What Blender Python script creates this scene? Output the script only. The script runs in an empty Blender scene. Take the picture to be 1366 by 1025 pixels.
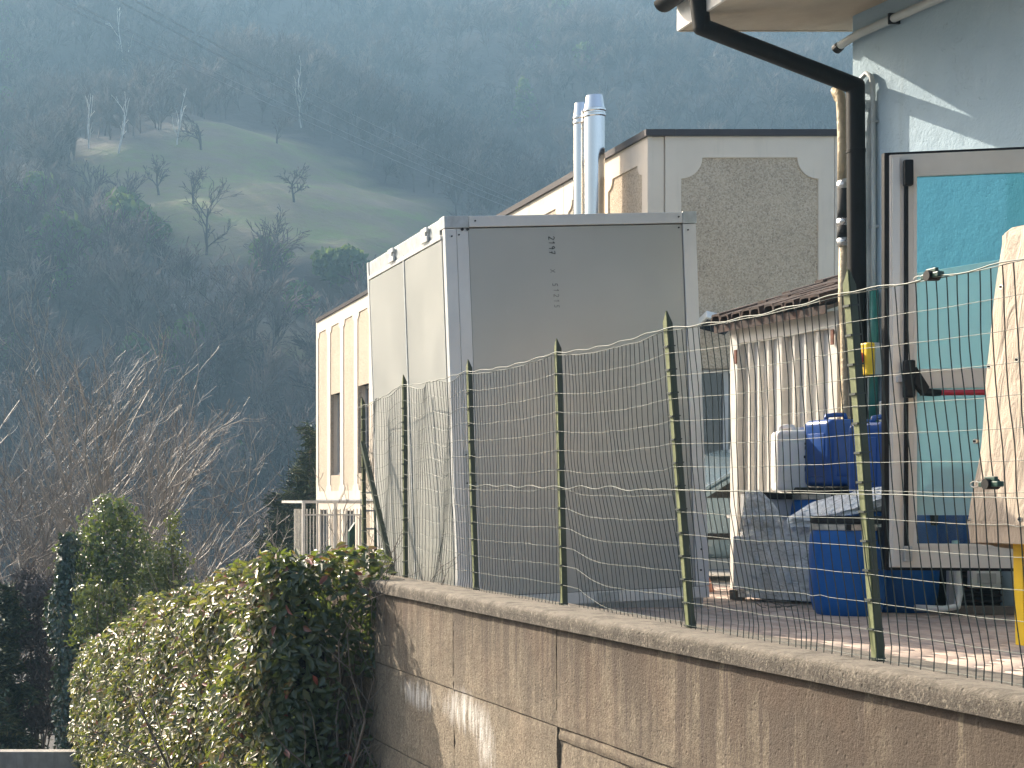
import bpy, bmesh, math, random
import numpy as np
from mathutils import Vector, Matrix
from mathutils.geometry import tessellate_polygon

R = math.radians
C = bpy.context.scene.collection
scene = bpy.context.scene
random.seed(7)
rng = np.random.default_rng(7)
EYE = 0.77

# ------------------------------------------------------------------ camera, world, sun, exposure
cam_data = bpy.data.cameras.new('camera')
cam = bpy.data.objects.new('camera', cam_data)
C.objects.link(cam)
scene.camera = cam
cam.location = (0, 0, EYE)
cam.rotation_euler = (R(90), 0, 0)
cam_data.sensor_width = 36.0
cam_data.lens = 2000.0 / 1366.0 * 36.0
cam_data.shift_x = (683.0 + 30.0) / 1366.0
cam_data.shift_y = (668.0 - 512.5) / 1366.0
cam_data.clip_start = 0.1
cam_data.clip_end = 3000.0

SUN_TRAVEL = Vector((0.56, -1.0, -0.695)).normalized()
SUN_ELEV = math.asin(-SUN_TRAVEL.z)
SUN_AZ = math.atan2(-SUN_TRAVEL.x, -SUN_TRAVEL.y)      # angle from +Y towards +X
world = bpy.data.worlds.new('World')
scene.world = world
world.use_nodes = True
wn = world.node_tree
wn.nodes.clear()
wo = wn.nodes.new('ShaderNodeOutputWorld')
wb = wn.nodes.new('ShaderNodeBackground')
ws = wn.nodes.new('ShaderNodeTexSky')
ws.sky_type = 'NISHITA'
ws.sun_disc = False
ws.sun_elevation = SUN_ELEV
ws.sun_rotation = SUN_AZ
ws.air_density = 1.0
ws.dust_density = 6.0
wb.inputs['Strength'].default_value = 0.125
wn.links.new(ws.outputs[0], wb.inputs[0])
wn.links.new(wb.outputs[0], wo.inputs['Surface'])

sun_data = bpy.data.lights.new('sun', 'SUN')
sun_data.energy = 4.05
sun_data.angle = R(0.5)
sun_data.color = (1.0, 0.88, 0.72)
sun = bpy.data.objects.new('sun', sun_data)
sun.rotation_euler = SUN_TRAVEL.to_track_quat('-Z', 'Y').to_euler()
sun.location = (-20, 30, 30)
C.objects.link(sun)

scene.view_settings.view_transform = 'Standard'
scene.view_settings.look = 'None'
scene.view_settings.exposure = 1.42
scene.view_settings.gamma = 1.0
scene.view_settings.use_curve_mapping = False
HAZE = 0.00078
scene.render.engine = 'CYCLES'
scene.cycles.max_bounces = 6
scene.cycles.transparent_max_bounces = 16
scene.cycles.volume_bounces = 0
scene.cycles.use_denoising = True


# ------------------------------------------------------------------ materials
class N:
    """a small node-tree writer"""
    def __init__(self, name):
        self.m = bpy.data.materials.new(name)
        self.m.use_nodes = True
        self.t = self.m.node_tree
        self.t.nodes.clear()
        self.out = self.t.nodes.new('ShaderNodeOutputMaterial')

    def n(self, typ, **kw):
        x = self.t.nodes.new(typ)
        for k, v in kw.items():
            setattr(x, k, v)
        return x

    def l(self, a, b):
        self.t.links.new(a, b)

    def val(self, sock, v):
        if isinstance(v, (int, float)):
            sock.default_value = v
        elif isinstance(v, (tuple, list)):
            sock.default_value = tuple(v) if len(v) != 3 or len(sock.default_value) == 3 else tuple(v) + (1,)
        else:
            self.l(v, sock)

    def pos(self, scale=(1, 1, 1), loc=(0, 0, 0), world=True):
        mp = self.n('ShaderNodeMapping')
        if world:
            self.l(self.n('ShaderNodeNewGeometry').outputs['Position'], mp.inputs['Vector'])
        else:
            self.l(self.n('ShaderNodeTexCoord').outputs['Object'], mp.inputs['Vector'])
        mp.inputs['Scale'].default_value = scale
        mp.inputs['Location'].default_value = loc
        return mp.outputs[0]

    def noise(self, vec, scale, detail=4, rough=0.55, dist=0.0):
        x = self.n('ShaderNodeTexNoise')
        self.l(vec, x.inputs['Vector'])
        x.inputs['Scale'].default_value = scale
        x.inputs['Detail'].default_value = detail
        x.inputs['Roughness'].default_value = rough
        x.inputs['Distortion'].default_value = dist
        return x.outputs['Fac']

    def voronoi(self, vec, scale, feature='F1', out='Distance'):
        x = self.n('ShaderNodeTexVoronoi', feature=feature)
        self.l(vec, x.inputs['Vector'])
        x.inputs['Scale'].default_value = scale
        return x.outputs[out]

    def ramp(self, fac, stops, interp='LINEAR'):
        x = self.n('ShaderNodeValToRGB')
        x.color_ramp.interpolation = interp
        e = x.color_ramp.elements
        while len(e) < len(stops):
            e.new(0.5)
        for i, (p, c) in enumerate(stops):
            e[i].position = p
            e[i].color = tuple(c) + (1,) if isinstance(c, (tuple, list)) else (c, c, c, 1)
        self.l(fac, x.inputs[0])
        return x.outputs[0]

    def mix(self, fac, a, b, blend='MIX'):
        x = self.n('ShaderNodeMix', data_type='RGBA', blend_type=blend)
        self.val(x.inputs[0], fac)
        self.val(x.inputs[6], a)
        self.val(x.inputs[7], b)
        return x.outputs[2]

    def math(self, op, a, b=0.0, c=None, clamp=False):
        x = self.n('ShaderNodeMath', operation=op, use_clamp=clamp)
        self.val(x.inputs[0], a)
        self.val(x.inputs[1], b)
        if c is not None:
            self.val(x.inputs[2], c)
        return x.outputs[0]

    def bump(self, h, strength=0.4, dist=0.01, normal=None):
        x = self.n('ShaderNodeBump')
        x.inputs['Strength'].default_value = strength
        x.inputs['Distance'].default_value = dist
        self.l(h, x.inputs['Height'])
        if normal is not None:
            self.l(normal, x.inputs['Normal'])
        return x.outputs[0]

    def bsdf(self, color, rough=0.6, metal=0.0, normal=None, **kw):
        b = self.n('ShaderNodeBsdfPrincipled')
        self.val(b.inputs['Base Color'], color)
        self.val(b.inputs['Roughness'], rough)
        self.val(b.inputs['Metallic'], metal)
        if normal is not None:
            self.l(normal, b.inputs['Normal'])
        for k, v in kw.items():
            self.val(b.inputs[k.replace('_', ' ')], v)
        return b.outputs[0]

    def done(self, shader):
        self.l(shader, self.out.inputs['Surface'])
        return self.m


def plain(name, col, rough=0.5, metal=0.0, var=0.12, scale=6.0, bump=0.0, bscale=60, bdist=0.004, world=True, streak=None, **kw):
    """paint, plastic or metal with uneven colour and fine relief"""
    k = N(name)
    p = k.pos(world=world)
    f = k.noise(p, scale, 5, 0.6)
    dark = tuple(c * (1 - var) for c in col)
    lite = tuple(min(1, c * (1 + var)) for c in col)
    c = k.ramp(f, [(0.3, dark), (0.7, lite)])
    if streak:
        s = k.noise(k.pos(scale=(streak[0], streak[0], streak[1]), world=world), 1.0, 5, 0.7)
        c = k.mix(k.math('MULTIPLY', k.ramp(s, [(0.5, 0.0), (0.72, 1.0)]), streak[2]), c, streak[3])
    rr = k.math('ADD', rough, k.math('MULTIPLY', k.math('SUBTRACT', k.noise(p, scale * 4, 3), 0.5), 0.15), clamp=True)
    nm = k.bump(k.noise(p, bscale, 4, 0.6), bump, bdist) if bump else None
    return k.done(k.bsdf(c, rr, metal, nm, **kw))


M = {}
M['sunlit_green'] = plain('sunlit_side_green_paint', (0.19, 0.21, 0.10), 0.5, var=0.25, scale=20, bump=0.2, bscale=120, bdist=0.002)  # lighter copy of the post green, sunlight put into the colour
M['green_paint'] = plain('green_paint', (0.035, 0.048, 0.026), 0.45, var=0.35, scale=14, bump=0.25, bscale=120, bdist=0.002, streak=(60, 6, 0.6, (0.055, 0.06, 0.035)))
M['dark_green_paint'] = plain('dark_green_paint', (0.012, 0.05, 0.035), 0.4, var=0.2)
M['wire'] = plain('plastic_coated_wire', (0.065, 0.088, 0.065), 0.45, var=0.25, scale=30)
M['dark_wire'] = plain('shade_darkened_wire', (0.035, 0.045, 0.035), 0.5, var=0.3, scale=30)  # darker copy of the coated wire, standing in for its shaded side
M['steel_wire'] = plain('steel_wire', (0.45, 0.44, 0.40), 0.35, metal=0.6, var=0.3, scale=25)
M['black_plastic'] = plain('black_plastic', (0.005, 0.005, 0.0055), 0.55, var=0.2, bump=0.1, Specular_IOR_Level=0.3)
M['black_rubber'] = plain('black_rubber', (0.02, 0.02, 0.02), 0.8)
M['brown_metal'] = plain('dark_brown_metal', (0.005, 0.0045, 0.004), 0.55, var=0.25, scale=5, bump=0.12, bscale=20, streak=(30, 2, 0.3, (0.02, 0.018, 0.015)), Specular_IOR_Level=0.18)
M['aluminium'] = plain('brushed_aluminium', (0.72, 0.72, 0.69), 0.36, metal=0.3, var=0.06, scale=3, bump=0.05, bscale=90)
M['galvanised'] = plain('galvanised_steel', (0.50, 0.53, 0.53), 0.42, metal=0.6, var=0.18, scale=18, bump=0.05)
M['chrome'] = plain('polished_steel', (0.76, 0.73, 0.68), 0.17, metal=1.0, var=0.05, scale=2, bump=0.04, bscale=5, bdist=0.02)
M['foil'] = plain('crumpled_foil', (0.75, 0.75, 0.74), 0.28, metal=0.9, bump=0.9, bscale=50, bdist=0.01)
M['rust'] = plain('rusty_steel', (0.16, 0.06, 0.035), 0.8, var=0.4, scale=30, bump=0.3)
M['white_paint'] = plain('white_painted_metal', (0.66, 0.63, 0.57), 0.5, var=0.08, scale=8, bump=0.08, streak=(25, 2.5, 0.45, (0.36, 0.32, 0.26)))
M['grey_paint'] = plain('grey_painted_metal', (0.45, 0.46, 0.47), 0.45, var=0.1)
M['door_frame'] = plain('anodised_door_frame', (0.76, 0.73, 0.65), 0.45, metal=0.0, var=0.06, scale=4)
M['grey_pipe'] = plain('grey_plastic_conduit', (0.42, 0.46, 0.46), 0.45, var=0.08)
M['yellow'] = plain('yellow_paint', (0.80, 0.52, 0.015), 0.42, var=0.06)
M['red'] = plain('red_plastic', (0.42, 0.015, 0.03), 0.35, var=0.1)
M['blue_plastic'] = plain('blue_drum_plastic', (0.004, 0.095, 0.34), 0.45, var=0.14, scale=3, bump=0.12, bscale=12, bdist=0.01, streak=(18, 2, 0.25, (0.02, 0.08, 0.28)), Specular_IOR_Level=0.3)
M['blue_jerry'] = plain('blue_canister_plastic', (0.003, 0.060, 0.27), 0.33, var=0.12, scale=4, bump=0.15, bscale=9, bdist=0.012)
M['white_plastic'] = plain('white_plastic', (0.72, 0.73, 0.72), 0.4, var=0.05, Subsurface_Weight=0.1)
M['terracotta'] = plain('terracotta', (0.42, 0.20, 0.13), 0.85, var=0.3, scale=10, bump=0.4, bscale=50)
M['old_tile'] = plain('weathered_roof_tile', (0.045, 0.030, 0.025), 0.9, var=0.5, scale=16, bump=0.6, bscale=40, streak=(9, 9, 0.5, (0.12, 0.05, 0.03)))
M['roof_trim'] = plain('dark_coping_sheet', (0.035, 0.028, 0.030), 0.45, metal=0.2, var=0.15)
M['light_roof_trim'] = M['roof_trim']
M['car_paint'] = plain('blue_grey_car_paint', (0.10, 0.16, 0.20), 0.25, metal=0.3, var=0.04, Coat_Weight=0.7)
M['car_glass'] = plain('dark_car_glass', (0.006, 0.008, 0.009), 0.2, var=0.02, Specular_IOR_Level=0.2)
M['window_glass'] = plain('dark_window_glass', (0.022, 0.030, 0.042), 0.08, var=0.1, Specular_IOR_Level=0.8)
M['beige_pipe'] = plain('beige_pipe_insulation', (0.52, 0.42, 0.27), 0.6, var=0.15, scale=18, bump=0.8, bscale=26, bdist=0.02)
M['soffit'] = plain('soffit_render', (0.42, 0.36, 0.28), 0.85, var=0.14, scale=2.5, bump=0.35, bscale=14, bdist=0.02, streak=(1.2, 9, 0.5, (0.30, 0.25, 0.20)))
M['concrete_plain'] = plain('plain_concrete', (0.30, 0.28, 0.25), 0.9, var=0.25, scale=4, bump=0.5, bscale=60, streak=(7, 1.0, 0.5, (0.13, 0.12, 0.11)))
M['joint'] = plain('dark_joint', (0.055, 0.047, 0.040), 0.95)
M['ink'] = plain('marker_ink', (0.04, 0.04, 0.042), 0.6)
M['ink_faint'] = plain('faded_marker_ink', (0.26, 0.265, 0.25), 0.6)
M['cream_paint'] = plain('cream_paint', (0.6, 0.55, 0.44), 0.7)
M['teal_pipe'] = plain('teal_green_pipe', (0.02, 0.16, 0.13), 0.4)
M['dark_wall'] = plain('interior_dark', (0.03, 0.03, 0.03), 0.9)

# container skin
def mk_skin():
    k = N('container_skin')
    p = k.pos()
    c = k.ramp(k.noise(p, 1.1, 3), [(0.3, (0.47, 0.475, 0.44)), (0.7, (0.53, 0.535, 0.50))])
    s = k.noise(k.pos(scale=(26, 26, 2.2)), 1.0, 4, 0.7)
    c = k.mix(k.math('MULTIPLY', k.ramp(s, [(0.66, 0.0), (0.76, 1.0)]), 0.3), c, (0.72, 0.72, 0.69))
    rr = k.math('ADD', 0.30, k.math('MULTIPLY', k.noise(p, 2.2, 4), 0.16))
    nm = k.bump(k.noise(p, 1.3, 2), 0.25, 0.02)
    return k.done(k.bsdf(c, rr, 0.5, nm))
M['skin'] = mk_skin()

# precast smooth concrete of the cream building
def mk_cream():
    k = N('cream_precast')
    p = k.pos()
    c = k.ramp(k.noise(p, 1.6, 5), [(0.3, (0.62, 0.545, 0.45)), (0.7, (0.70, 0.62, 0.515))])
    s = k.noise(k.pos(scale=(9, 9, 0.9)), 1.0, 5, 0.7)
    c = k.mix(k.math('MULTIPLY', k.ramp(s, [(0.55, 0.0), (0.75, 1.0)]), 0.35), c, (0.44, 0.40, 0.34))
    nm = k.bump(k.noise(p, 70, 4), 0.25, 0.004)
    return k.done(k.bsdf(c, 0.85, 0, nm))
M['cream'] = mk_cream()

def mk_aggregate():
    k = N('exposed_aggregate')
    p = k.pos()
    v = k.voronoi(p, 70, out='Color')
    sep = k.n('ShaderNodeSeparateColor')
    k.l(v, sep.inputs[0])
    c = k.ramp(sep.outputs[0], [(0.0, (0.32, 0.25, 0.18)), (0.35, (0.49, 0.40, 0.29)), (0.75, (0.60, 0.51, 0.39)), (1.0, (0.20, 0.155, 0.115))])
    c = k.mix(0.35, c, k.ramp(k.noise(p, 1.3, 4), [(0.3, (0.36, 0.30, 0.23)), (0.7, (0.56, 0.48, 0.38))]))
    nm = k.bump(k.voronoi(p, 70), 0.6, 0.008)
    return k.done(k.bsdf(c, 0.9, 0, nm))
M['aggregate'] = mk_aggregate()

# old cast concrete of the retaining wall: grain, rain streaks, lime bloom, rust blush
def mk_wall(name, cope=False):
    k = N(name)
    p = k.pos()
    fine = k.noise(p, 90, 5, 0.7)
    mid = k.noise(p, 7, 6, 0.65)
    big = k.noise(p, 0.9, 4, 0.6)
    if cope:
        c = k.ramp(mid, [(0.30, (0.045, 0.038, 0.030)), (0.50, (0.095, 0.080, 0.062)), (0.72, (0.19, 0.165, 0.13))])
    else:
        c = k.ramp(mid, [(0.25, (0.165, 0.130, 0.085)), (0.5, (0.250, 0.203, 0.138)), (0.8, (0.36, 0.297, 0.205))])
    c = k.mix(k.math('MULTIPLY', big, 0.4), c, (0.20, 0.165, 0.13) if not cope else (0.15, 0.13, 0.11))
    gr = k.noise(k.pos(loc=(2, 7, 3)), 48, 3, 0.8)
    c = k.mix(k.math('MULTIPLY', k.ramp(gr, [(0.38, 1.0), (0.5, 0.0)]), 0.55), c, (0.09, 0.07, 0.05))
    c = k.mix(k.math('MULTIPLY', k.ramp(gr, [(0.54, 0.0), (0.66, 1.0)]), 0.45), c, (0.46, 0.40, 0.30))
    spk = k.ramp(fine, [(0.34, 1.0), (0.44, 0.0)])
    c = k.mix(k.math('MULTIPLY', spk, 0.75), c, (0.07, 0.06, 0.05))
    spl = k.ramp(fine, [(0.62, 0.0), (0.7, 1.0)])
    c = k.mix(k.math('MULTIPLY', spl, 0.5), c, (0.50, 0.44, 0.36))
    z = k.n('ShaderNodeSeparateXYZ')
    k.l(k.n('ShaderNodeNewGeometry').outputs['Position'], z.inputs[0])
    if not cope:
        # dark rain streaks hanging from the coping
        s = k.noise(k.pos(scale=(9, 9, 0.35)), 1.0, 7, 0.72)
        s2 = k.noise(k.pos(scale=(17, 17, 0.8), loc=(3, 1, 2)), 1.0, 6, 0.75)
        zr = k.n('ShaderNodeMapRange')
        k.l(z.outputs[2], zr.inputs[0])
        zr.inputs[1].default_value = -0.62
        zr.inputs[2].default_value = 0.12
        zz = zr.outputs[0]
        near = k.n('ShaderNodeMapRange')
        k.l(z.outputs[1], near.inputs[0])
        near.inputs[1].default_value = 8.6
        near.inputs[2].default_value = 5.2
        zz = k.math('ADD', zz, k.math('MULTIPLY', near.outputs[0], 0.5))
        a = k.math('MULTIPLY', k.ramp(k.math('ADD', s, k.math('MULTIPLY', zz, 0.05)), [(0.50, 0.0), (0.60, 1.0)]), zz)
        c = k.mix(k.math('MULTIPLY', a, 0.85, clamp=True), c, (0.085, 0.065, 0.050))
        b = k.math('MULTIPLY', k.ramp(s2, [(0.52, 0.0), (0.61, 1.0)]), zz)
        c = k.mix(k.math('MULTIPLY', b, 0.85, clamp=True), c, (0.075, 0.055, 0.045))
        s3 = k.noise(k.pos(scale=(15, 15, 0.4), loc=(9, 4, 7)), 1.0, 4, 0.7)
        s5 = k.noise(k.pos(scale=(42, 42, 3.0), loc=(1, 5, 2)), 1.0, 6, 0.8)
        c = k.mix(k.math('MULTIPLY', k.ramp(s5, [(0.50, 0.0), (0.66, 1.0)]), 0.45), c, (0.10, 0.078, 0.058))
        s6 = k.noise(k.pos(scale=(30, 30, 22), loc=(1, 5, 2)), 1.0, 4, 0.8)
        c = k.mix(k.math('MULTIPLY', k.ramp(s6, [(0.60, 0.0), (0.68, 1.0)]), 0.7), c, (0.05, 0.042, 0.034))
        c = k.mix(k.math('MULTIPLY', k.ramp(s3, [(0.64, 0.0), (0.72, 1.0)]), 0.5), c, (0.47, 0.39, 0.29))
        hz = k.math('MULTIPLY', k.math('POWER', k.math('MAXIMUM', zz, 0.0), 1.3), k.ramp(k.noise(k.pos(scale=(3, 3, 1.2)), 1.0, 6, 0.7), [(0.34, 0.15), (0.60, 1.0)]))
        c = k.mix(k.math('MULTIPLY', hz, 0.82, clamp=True), c, (0.082, 0.060, 0.042))
        # lime bloom, placed where it hangs on this wall (y along the wall, z up)
        tot = None
        for (cy, cz, wy, wz, st) in [(9.9, -0.52, 0.36, 0.10, 1.0), (9.1, -0.50, 0.28, 0.14, 1.0), (8.72, -0.66, 0.16, 0.20, 0.9), (8.3, -0.84, 0.22, 0.10, 0.8), (7.95, -0.86, 0.26, 0.17, 1.15), (7.0, -1.0, 0.35, 0.10, 0.3)]:
            dy = k.math('DIVIDE', k.math('SUBTRACT', z.outputs[1], cy), wy)
            dz = k.math('DIVIDE', k.math('SUBTRACT', z.outputs[2], cz), wz)
            d = k.math('ADD', k.math('MULTIPLY', dy, dy), k.math('MULTIPLY', dz, dz))
            g = k.math('MULTIPLY', k.math('POWER', 2.718, k.math('MULTIPLY', d, -1.0)), st)
            tot = g if tot is None else k.math('ADD', tot, g)
        sl = k.noise(k.pos(scale=(22, 22, 3.0)), 1.0, 6, 0.75)
        e = k.ramp(k.math('MULTIPLY', tot, k.ramp(sl, [(0.36, 0.15), (0.62, 1.0)])), [(0.22, 0.0), (0.85, 1.0)])
        c = k.mix(k.math('MULTIPLY', e, 0.95), c, (0.68, 0.65, 0.60))
        rb = k.ramp(k.noise(k.pos(loc=(4, 2, 1)), 2.3, 4), [(0.45, 0.0), (0.85, 1.0)])
        c = k.mix(k.math('MULTIPLY', rb, 0.16), c, (0.30, 0.16, 0.09))
        # board marks low on the wall
    else:
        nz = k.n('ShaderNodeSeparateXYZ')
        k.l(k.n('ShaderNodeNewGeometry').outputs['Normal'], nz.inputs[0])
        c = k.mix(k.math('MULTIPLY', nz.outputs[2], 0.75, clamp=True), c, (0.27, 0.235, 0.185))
        mo = k.ramp(k.noise(p, 9, 7, 0.75), [(0.48, 0.0), (0.62, 1.0)])
        c = k.mix(k.math('MULTIPLY', mo, 0.65), c, (0.065, 0.056, 0.042))
    pits = k.ramp(k.voronoi(p, 26), [(0.05, 0.0), (0.22, 1.0)])
    h = k.math('ADD', k.math('MULTIPLY', fine, 0.7), k.math('ADD', k.math('MULTIPLY', mid, 1.2), k.math('MULTIPLY', pits, 0.35)))
    nm = k.bump(h, 1.0, 0.018 if cope else 0.011)
    return k.done(k.bsdf(c, 0.93, 0, nm))
M['old_concrete'] = mk_wall('old_cast_concrete')
M['coping'] = mk_wall('weathered_coping_concrete', True)

def mk_bluewall():
    k = N('pale_blue_render')
    p = k.pos()
    c = k.ramp(k.noise(p, 1.3, 5), [(0.3, (0.315, 0.425, 0.50)), (0.7, (0.37, 0.48, 0.555))])
    w = k.noise(p, 4.5, 6, 0.7)
    c = k.mix(k.math('MULTIPLY', k.ramp(w, [(0.55, 0.0), (0.68, 1.0)]), 0.25), c, (0.30, 0.38, 0.42))
    s = k.noise(k.pos(scale=(8, 8, 0.5)), 1.0, 5, 0.7)
    c = k.mix(k.math('MULTIPLY', k.ramp(s, [(0.6, 0.0), (0.72, 1.0)]), 0.3), c, (0.29, 0.35, 0.38))
    # hairline cracks
    wp = k.n('ShaderNodeVectorMath', operation='ADD')
    k.l(p, wp.inputs[0])
    nz = k.n('ShaderNodeTexNoise')
    nz.inputs['Scale'].default_value = 11
    k.l(p, nz.inputs['Vector'])
    k.l(nz.outputs['Color'], wp.inputs[1])
    cr = k.voronoi(wp.outputs[0], 1.1, 'DISTANCE_TO_EDGE')
    crm = k.math('MULTIPLY', k.ramp(cr, [(0.004, 1.0), (0.011, 0.0)]), k.ramp(k.noise(p, 1.7, 3), [(0.5, 0.0), (0.58, 1.0)]))
    c = k.mix(k.math('MULTIPLY', crm, 0.22), c, (0.2, 0.25, 0.28))
    h = k.math('ADD', k.noise(p, 40, 5, 0.6), k.math('MULTIPLY', k.noise(p, 6, 4), 2.5))
    h = k.math('SUBTRACT', h, k.math('MULTIPLY', crm, 1.0))
    return k.done(k.bsdf(c, 0.85, 0, k.bump(h, 0.5, 0.010)))
M['blue_wall'] = mk_bluewall()

def mk_glass(name, tint, refl=0.10):
    k = N(name)
    t = k.n('ShaderNodeBsdfTransparent')
    k.val(t.inputs[0], tint)
    g = k.n('ShaderNodeBsdfGlossy')
    g.inputs['Roughness'].default_value = 0.03
    f = k.n('ShaderNodeFresnel')
    f.inputs[0].default_value = 1.5
    mx = k.n('ShaderNodeMixShader')
    k.l(k.math('ADD', f.outputs[0], refl, clamp=True), mx.inputs[0])
    k.l(t.outputs[0], mx.inputs[1])
    k.l(g.outputs[0], mx.inputs[2])
    return k.done(mx.outputs[0])
M['shade_tint'] = mk_glass('turquoise_shade_tint', (0.52, 0.72, 0.78), 0.0)  # added sheet: darkens the upper door glass as if in shade
M['door_glass'] = mk_glass('turquoise_door_glass', (0.72, 0.90, 0.91), 0.03)

def mk_film():
    k = N('stretch_film')
    p = k.pos()
    t = k.n('ShaderNodeBsdfTransparent')
    k.val(t.inputs[0], (0.88, 0.92, 0.94, 1))
    h = k.math('ADD', k.noise(k.pos(scale=(1, 1, 3)), 14, 5, 0.7, 1.5), k.noise(p, 40, 4, 0.7, 1.0))
    b = k.bsdf(k.ramp(k.noise(p, 9, 5), [(0.3, (0.62, 0.67, 0.70)), (0.7, (0.93, 0.95, 0.96))]), 0.14, 0.0, k.bump(h, 0.9, 0.010), Specular_IOR_Level=0.9)
    mx = k.n('ShaderNodeMixShader')
    k.l(k.ramp(k.noise(k.pos(scale=(1, 1, 2)), 11, 5, 0.7, 2.0), [(0.34, 0.5), (0.52, 1.0)]), mx.inputs[0])
    k.l(t.outputs[0], mx.inputs[1])
    k.l(b, mx.inputs[2])
    return k.done(mx.outputs[0])
M['film'] = mk_film()

def mk_frost():
    k = N('milky_privacy_film')
    t = k.n('ShaderNodeBsdfTransparent')
    k.val(t.inputs[0], (0.80, 0.97, 0.97, 1))
    b = k.bsdf(k.ramp(k.noise(k.pos(), 1.5, 3), [(0.3, (0.66, 0.90, 0.91)), (0.7, (0.72, 0.95, 0.95))]), 0.5)
    tr = k.n('ShaderNodeBsdfTranslucent')
    k.val(tr.inputs[0], (0.75, 0.96, 0.98, 1))
    m1 = k.n('ShaderNodeMixShader'); m1.inputs[0].default_value = 0.1
    k.l(b, m1.inputs[1]); k.l(tr.outputs[0], m1.inputs[2])
    mx = k.n('ShaderNodeMixShader'); mx.inputs[0].default_value = 0.45
    k.l(t.outputs[0], mx.inputs[1]); k.l(m1.outputs[0], mx.inputs[2])
    return k.done(mx.outputs[0])
M['frost'] = mk_frost()

def mk_tarp():
    k = N('beige_tarpaulin')
    p = k.pos()
    c = k.ramp(k.noise(p, 2.5, 5), [(0.3, (0.40, 0.325, 0.245)), (0.7, (0.47, 0.385, 0.295))])
    c = k.mix(k.math('MULTIPLY', k.ramp(k.noise(k.pos(scale=(4, 4, 1)), 1.5, 5, 0.7), [(0.55, 0.0), (0.7, 1.0)]), 0.3), c, (0.30, 0.24, 0.18))
    h = k.math('ADD', k.noise(p, 300, 2), k.math('MULTIPLY', k.noise(k.pos(scale=(3, 3, 0.8)), 3, 4, 0.6, 0.6), 12.0))
    return k.done(k.bsdf(c, 0.65, 0, k.bump(h, 0.7, 0.010)))
M['tarp'] = mk_tarp()

def mk_paver():
    k = N('brick_paver')
    oi = k.n('ShaderNodeAttribute', attribute_name='rnd')
    p = k.pos()
    c = k.ramp(oi.outputs['Fac'], [(0.0, (0.33, 0.25, 0.205)), (0.5, (0.43, 0.33, 0.265)), (1.0, (0.50, 0.40, 0.33))])
    c = k.mix(k.math('MULTIPLY', k.ramp(k.noise(p, 3.0, 5, 0.7), [(0.45, 0.0), (0.7, 1.0)]), 0.5), c, (0.26, 0.23, 0.20))
    return k.done(k.bsdf(c, 0.88, 0, k.bump(k.noise(p, 90, 4), 0.5, 0.004)))
M['paver'] = mk_paver()

def mk_leaf(name, stops, rough=0.32, trans=0.0, coat=0.0):
    k = N(name)
    a = k.n('ShaderNodeAttribute', attribute_name='rnd')
    c = k.ramp(a.outputs['Fac'], stops)
    b = k.bsdf(c, k.math('ADD', rough - 0.06, k.math('MULTIPLY', k.noise(k.pos(), 9, 2), 0.22)), 0, None, Specular_IOR_Level=0.8)
    if trans > 0:
        t = k.n('ShaderNodeBsdfTranslucent')
        k.l(k.mix(0.5, c, (0.35, 0.45, 0.05)), t.inputs[0])
        mx = k.n('ShaderNodeMixShader')
        mx.inputs[0].default_value = trans
        k.l(b, mx.inputs[1])
        k.l(t.outputs[0], mx.inputs[2])
        b = mx.outputs[0]
    return k.done(b)
M['hedge_leaf'] = mk_leaf('glossy_hedge_leaf', [(0.0, (0.022, 0.052, 0.022)), (0.30, (0.070, 0.090, 0.026)), (0.52, (0.18, 0.155, 0.045)), (0.72, (0.29, 0.215, 0.09)), (0.88, (0.44, 0.34, 0.06)), (0.93, (0.14, 0.06, 0.04)), (1.0, (0.34, 0.06, 0.05))], 0.34, 0.32)
M['laurel_leaf'] = mk_leaf('laurel_leaf', [(0.0, (0.024, 0.060, 0.026)), (0.6, (0.07, 0.11, 0.036)), (1.0, (0.19, 0.20, 0.05))], 0.32, 0.25)
M['yellow_leaf'] = mk_leaf('young_green_leaf', [(0.0, (0.045, 0.075, 0.018)), (0.5, (0.09, 0.115, 0.022)), (1.0, (0.20, 0.19, 0.035))], 0.36, 0.18)
M['ivy_leaf'] = mk_leaf('dark_evergreen_leaf', [(0.0, (0.010, 0.036, 0.024)), (0.7, (0.018, 0.055, 0.036)), (1.0, (0.035, 0.075, 0.04))], 0.32, 0.05)
M['conifer'] = mk_leaf('conifer_needles', [(0.0, (0.018, 0.040, 0.020)), (0.7, (0.040, 0.072, 0.030)), (1.0, (0.10, 0.11, 0.03))], 0.7, 0.0)
M['far_ever'] = mk_leaf('far_evergreen_leaf', [(0.0, (0.03, 0.07, 0.03)), (0.6, (0.05, 0.105, 0.04)), (1.0, (0.09, 0.15, 0.05))], 0.8, 0.25)
M['far_bare'] = mk_leaf('far_bare_twigs', [(0.0, (0.06, 0.047, 0.046)), (0.6, (0.10, 0.080, 0.075)), (1.0, (0.17, 0.145, 0.125))], 0.9, 0.0)
def mk_far_wood():
    k = N('far_woodland_twigs')
    a = k.n('ShaderNodeAttribute', attribute_name='tint', attribute_type='INSTANCER')
    c = k.ramp(a.outputs['Fac'], [(0.0, (0.055, 0.043, 0.042)), (0.6, (0.10, 0.080, 0.075)), (1.0, (0.18, 0.15, 0.13))])
    return k.done(k.bsdf(c, 0.9))
M['far_wood'] = mk_far_wood()
M['bark'] = plain('grey_bark', (0.17, 0.145, 0.12), 0.8, var=0.3, scale=5)
M['twig'] = plain('pale_twig_bark', (0.27, 0.24, 0.205), 0.55, var=0.3, scale=3)
M['red_twig'] = plain('reddish_twig_bark', (0.16, 0.128, 0.105), 0.7, var=0.3, scale=3)
M['birch'] = plain('white_birch_bark', (0.62, 0.60, 0.56), 0.7, var=0.2, scale=1)
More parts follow.
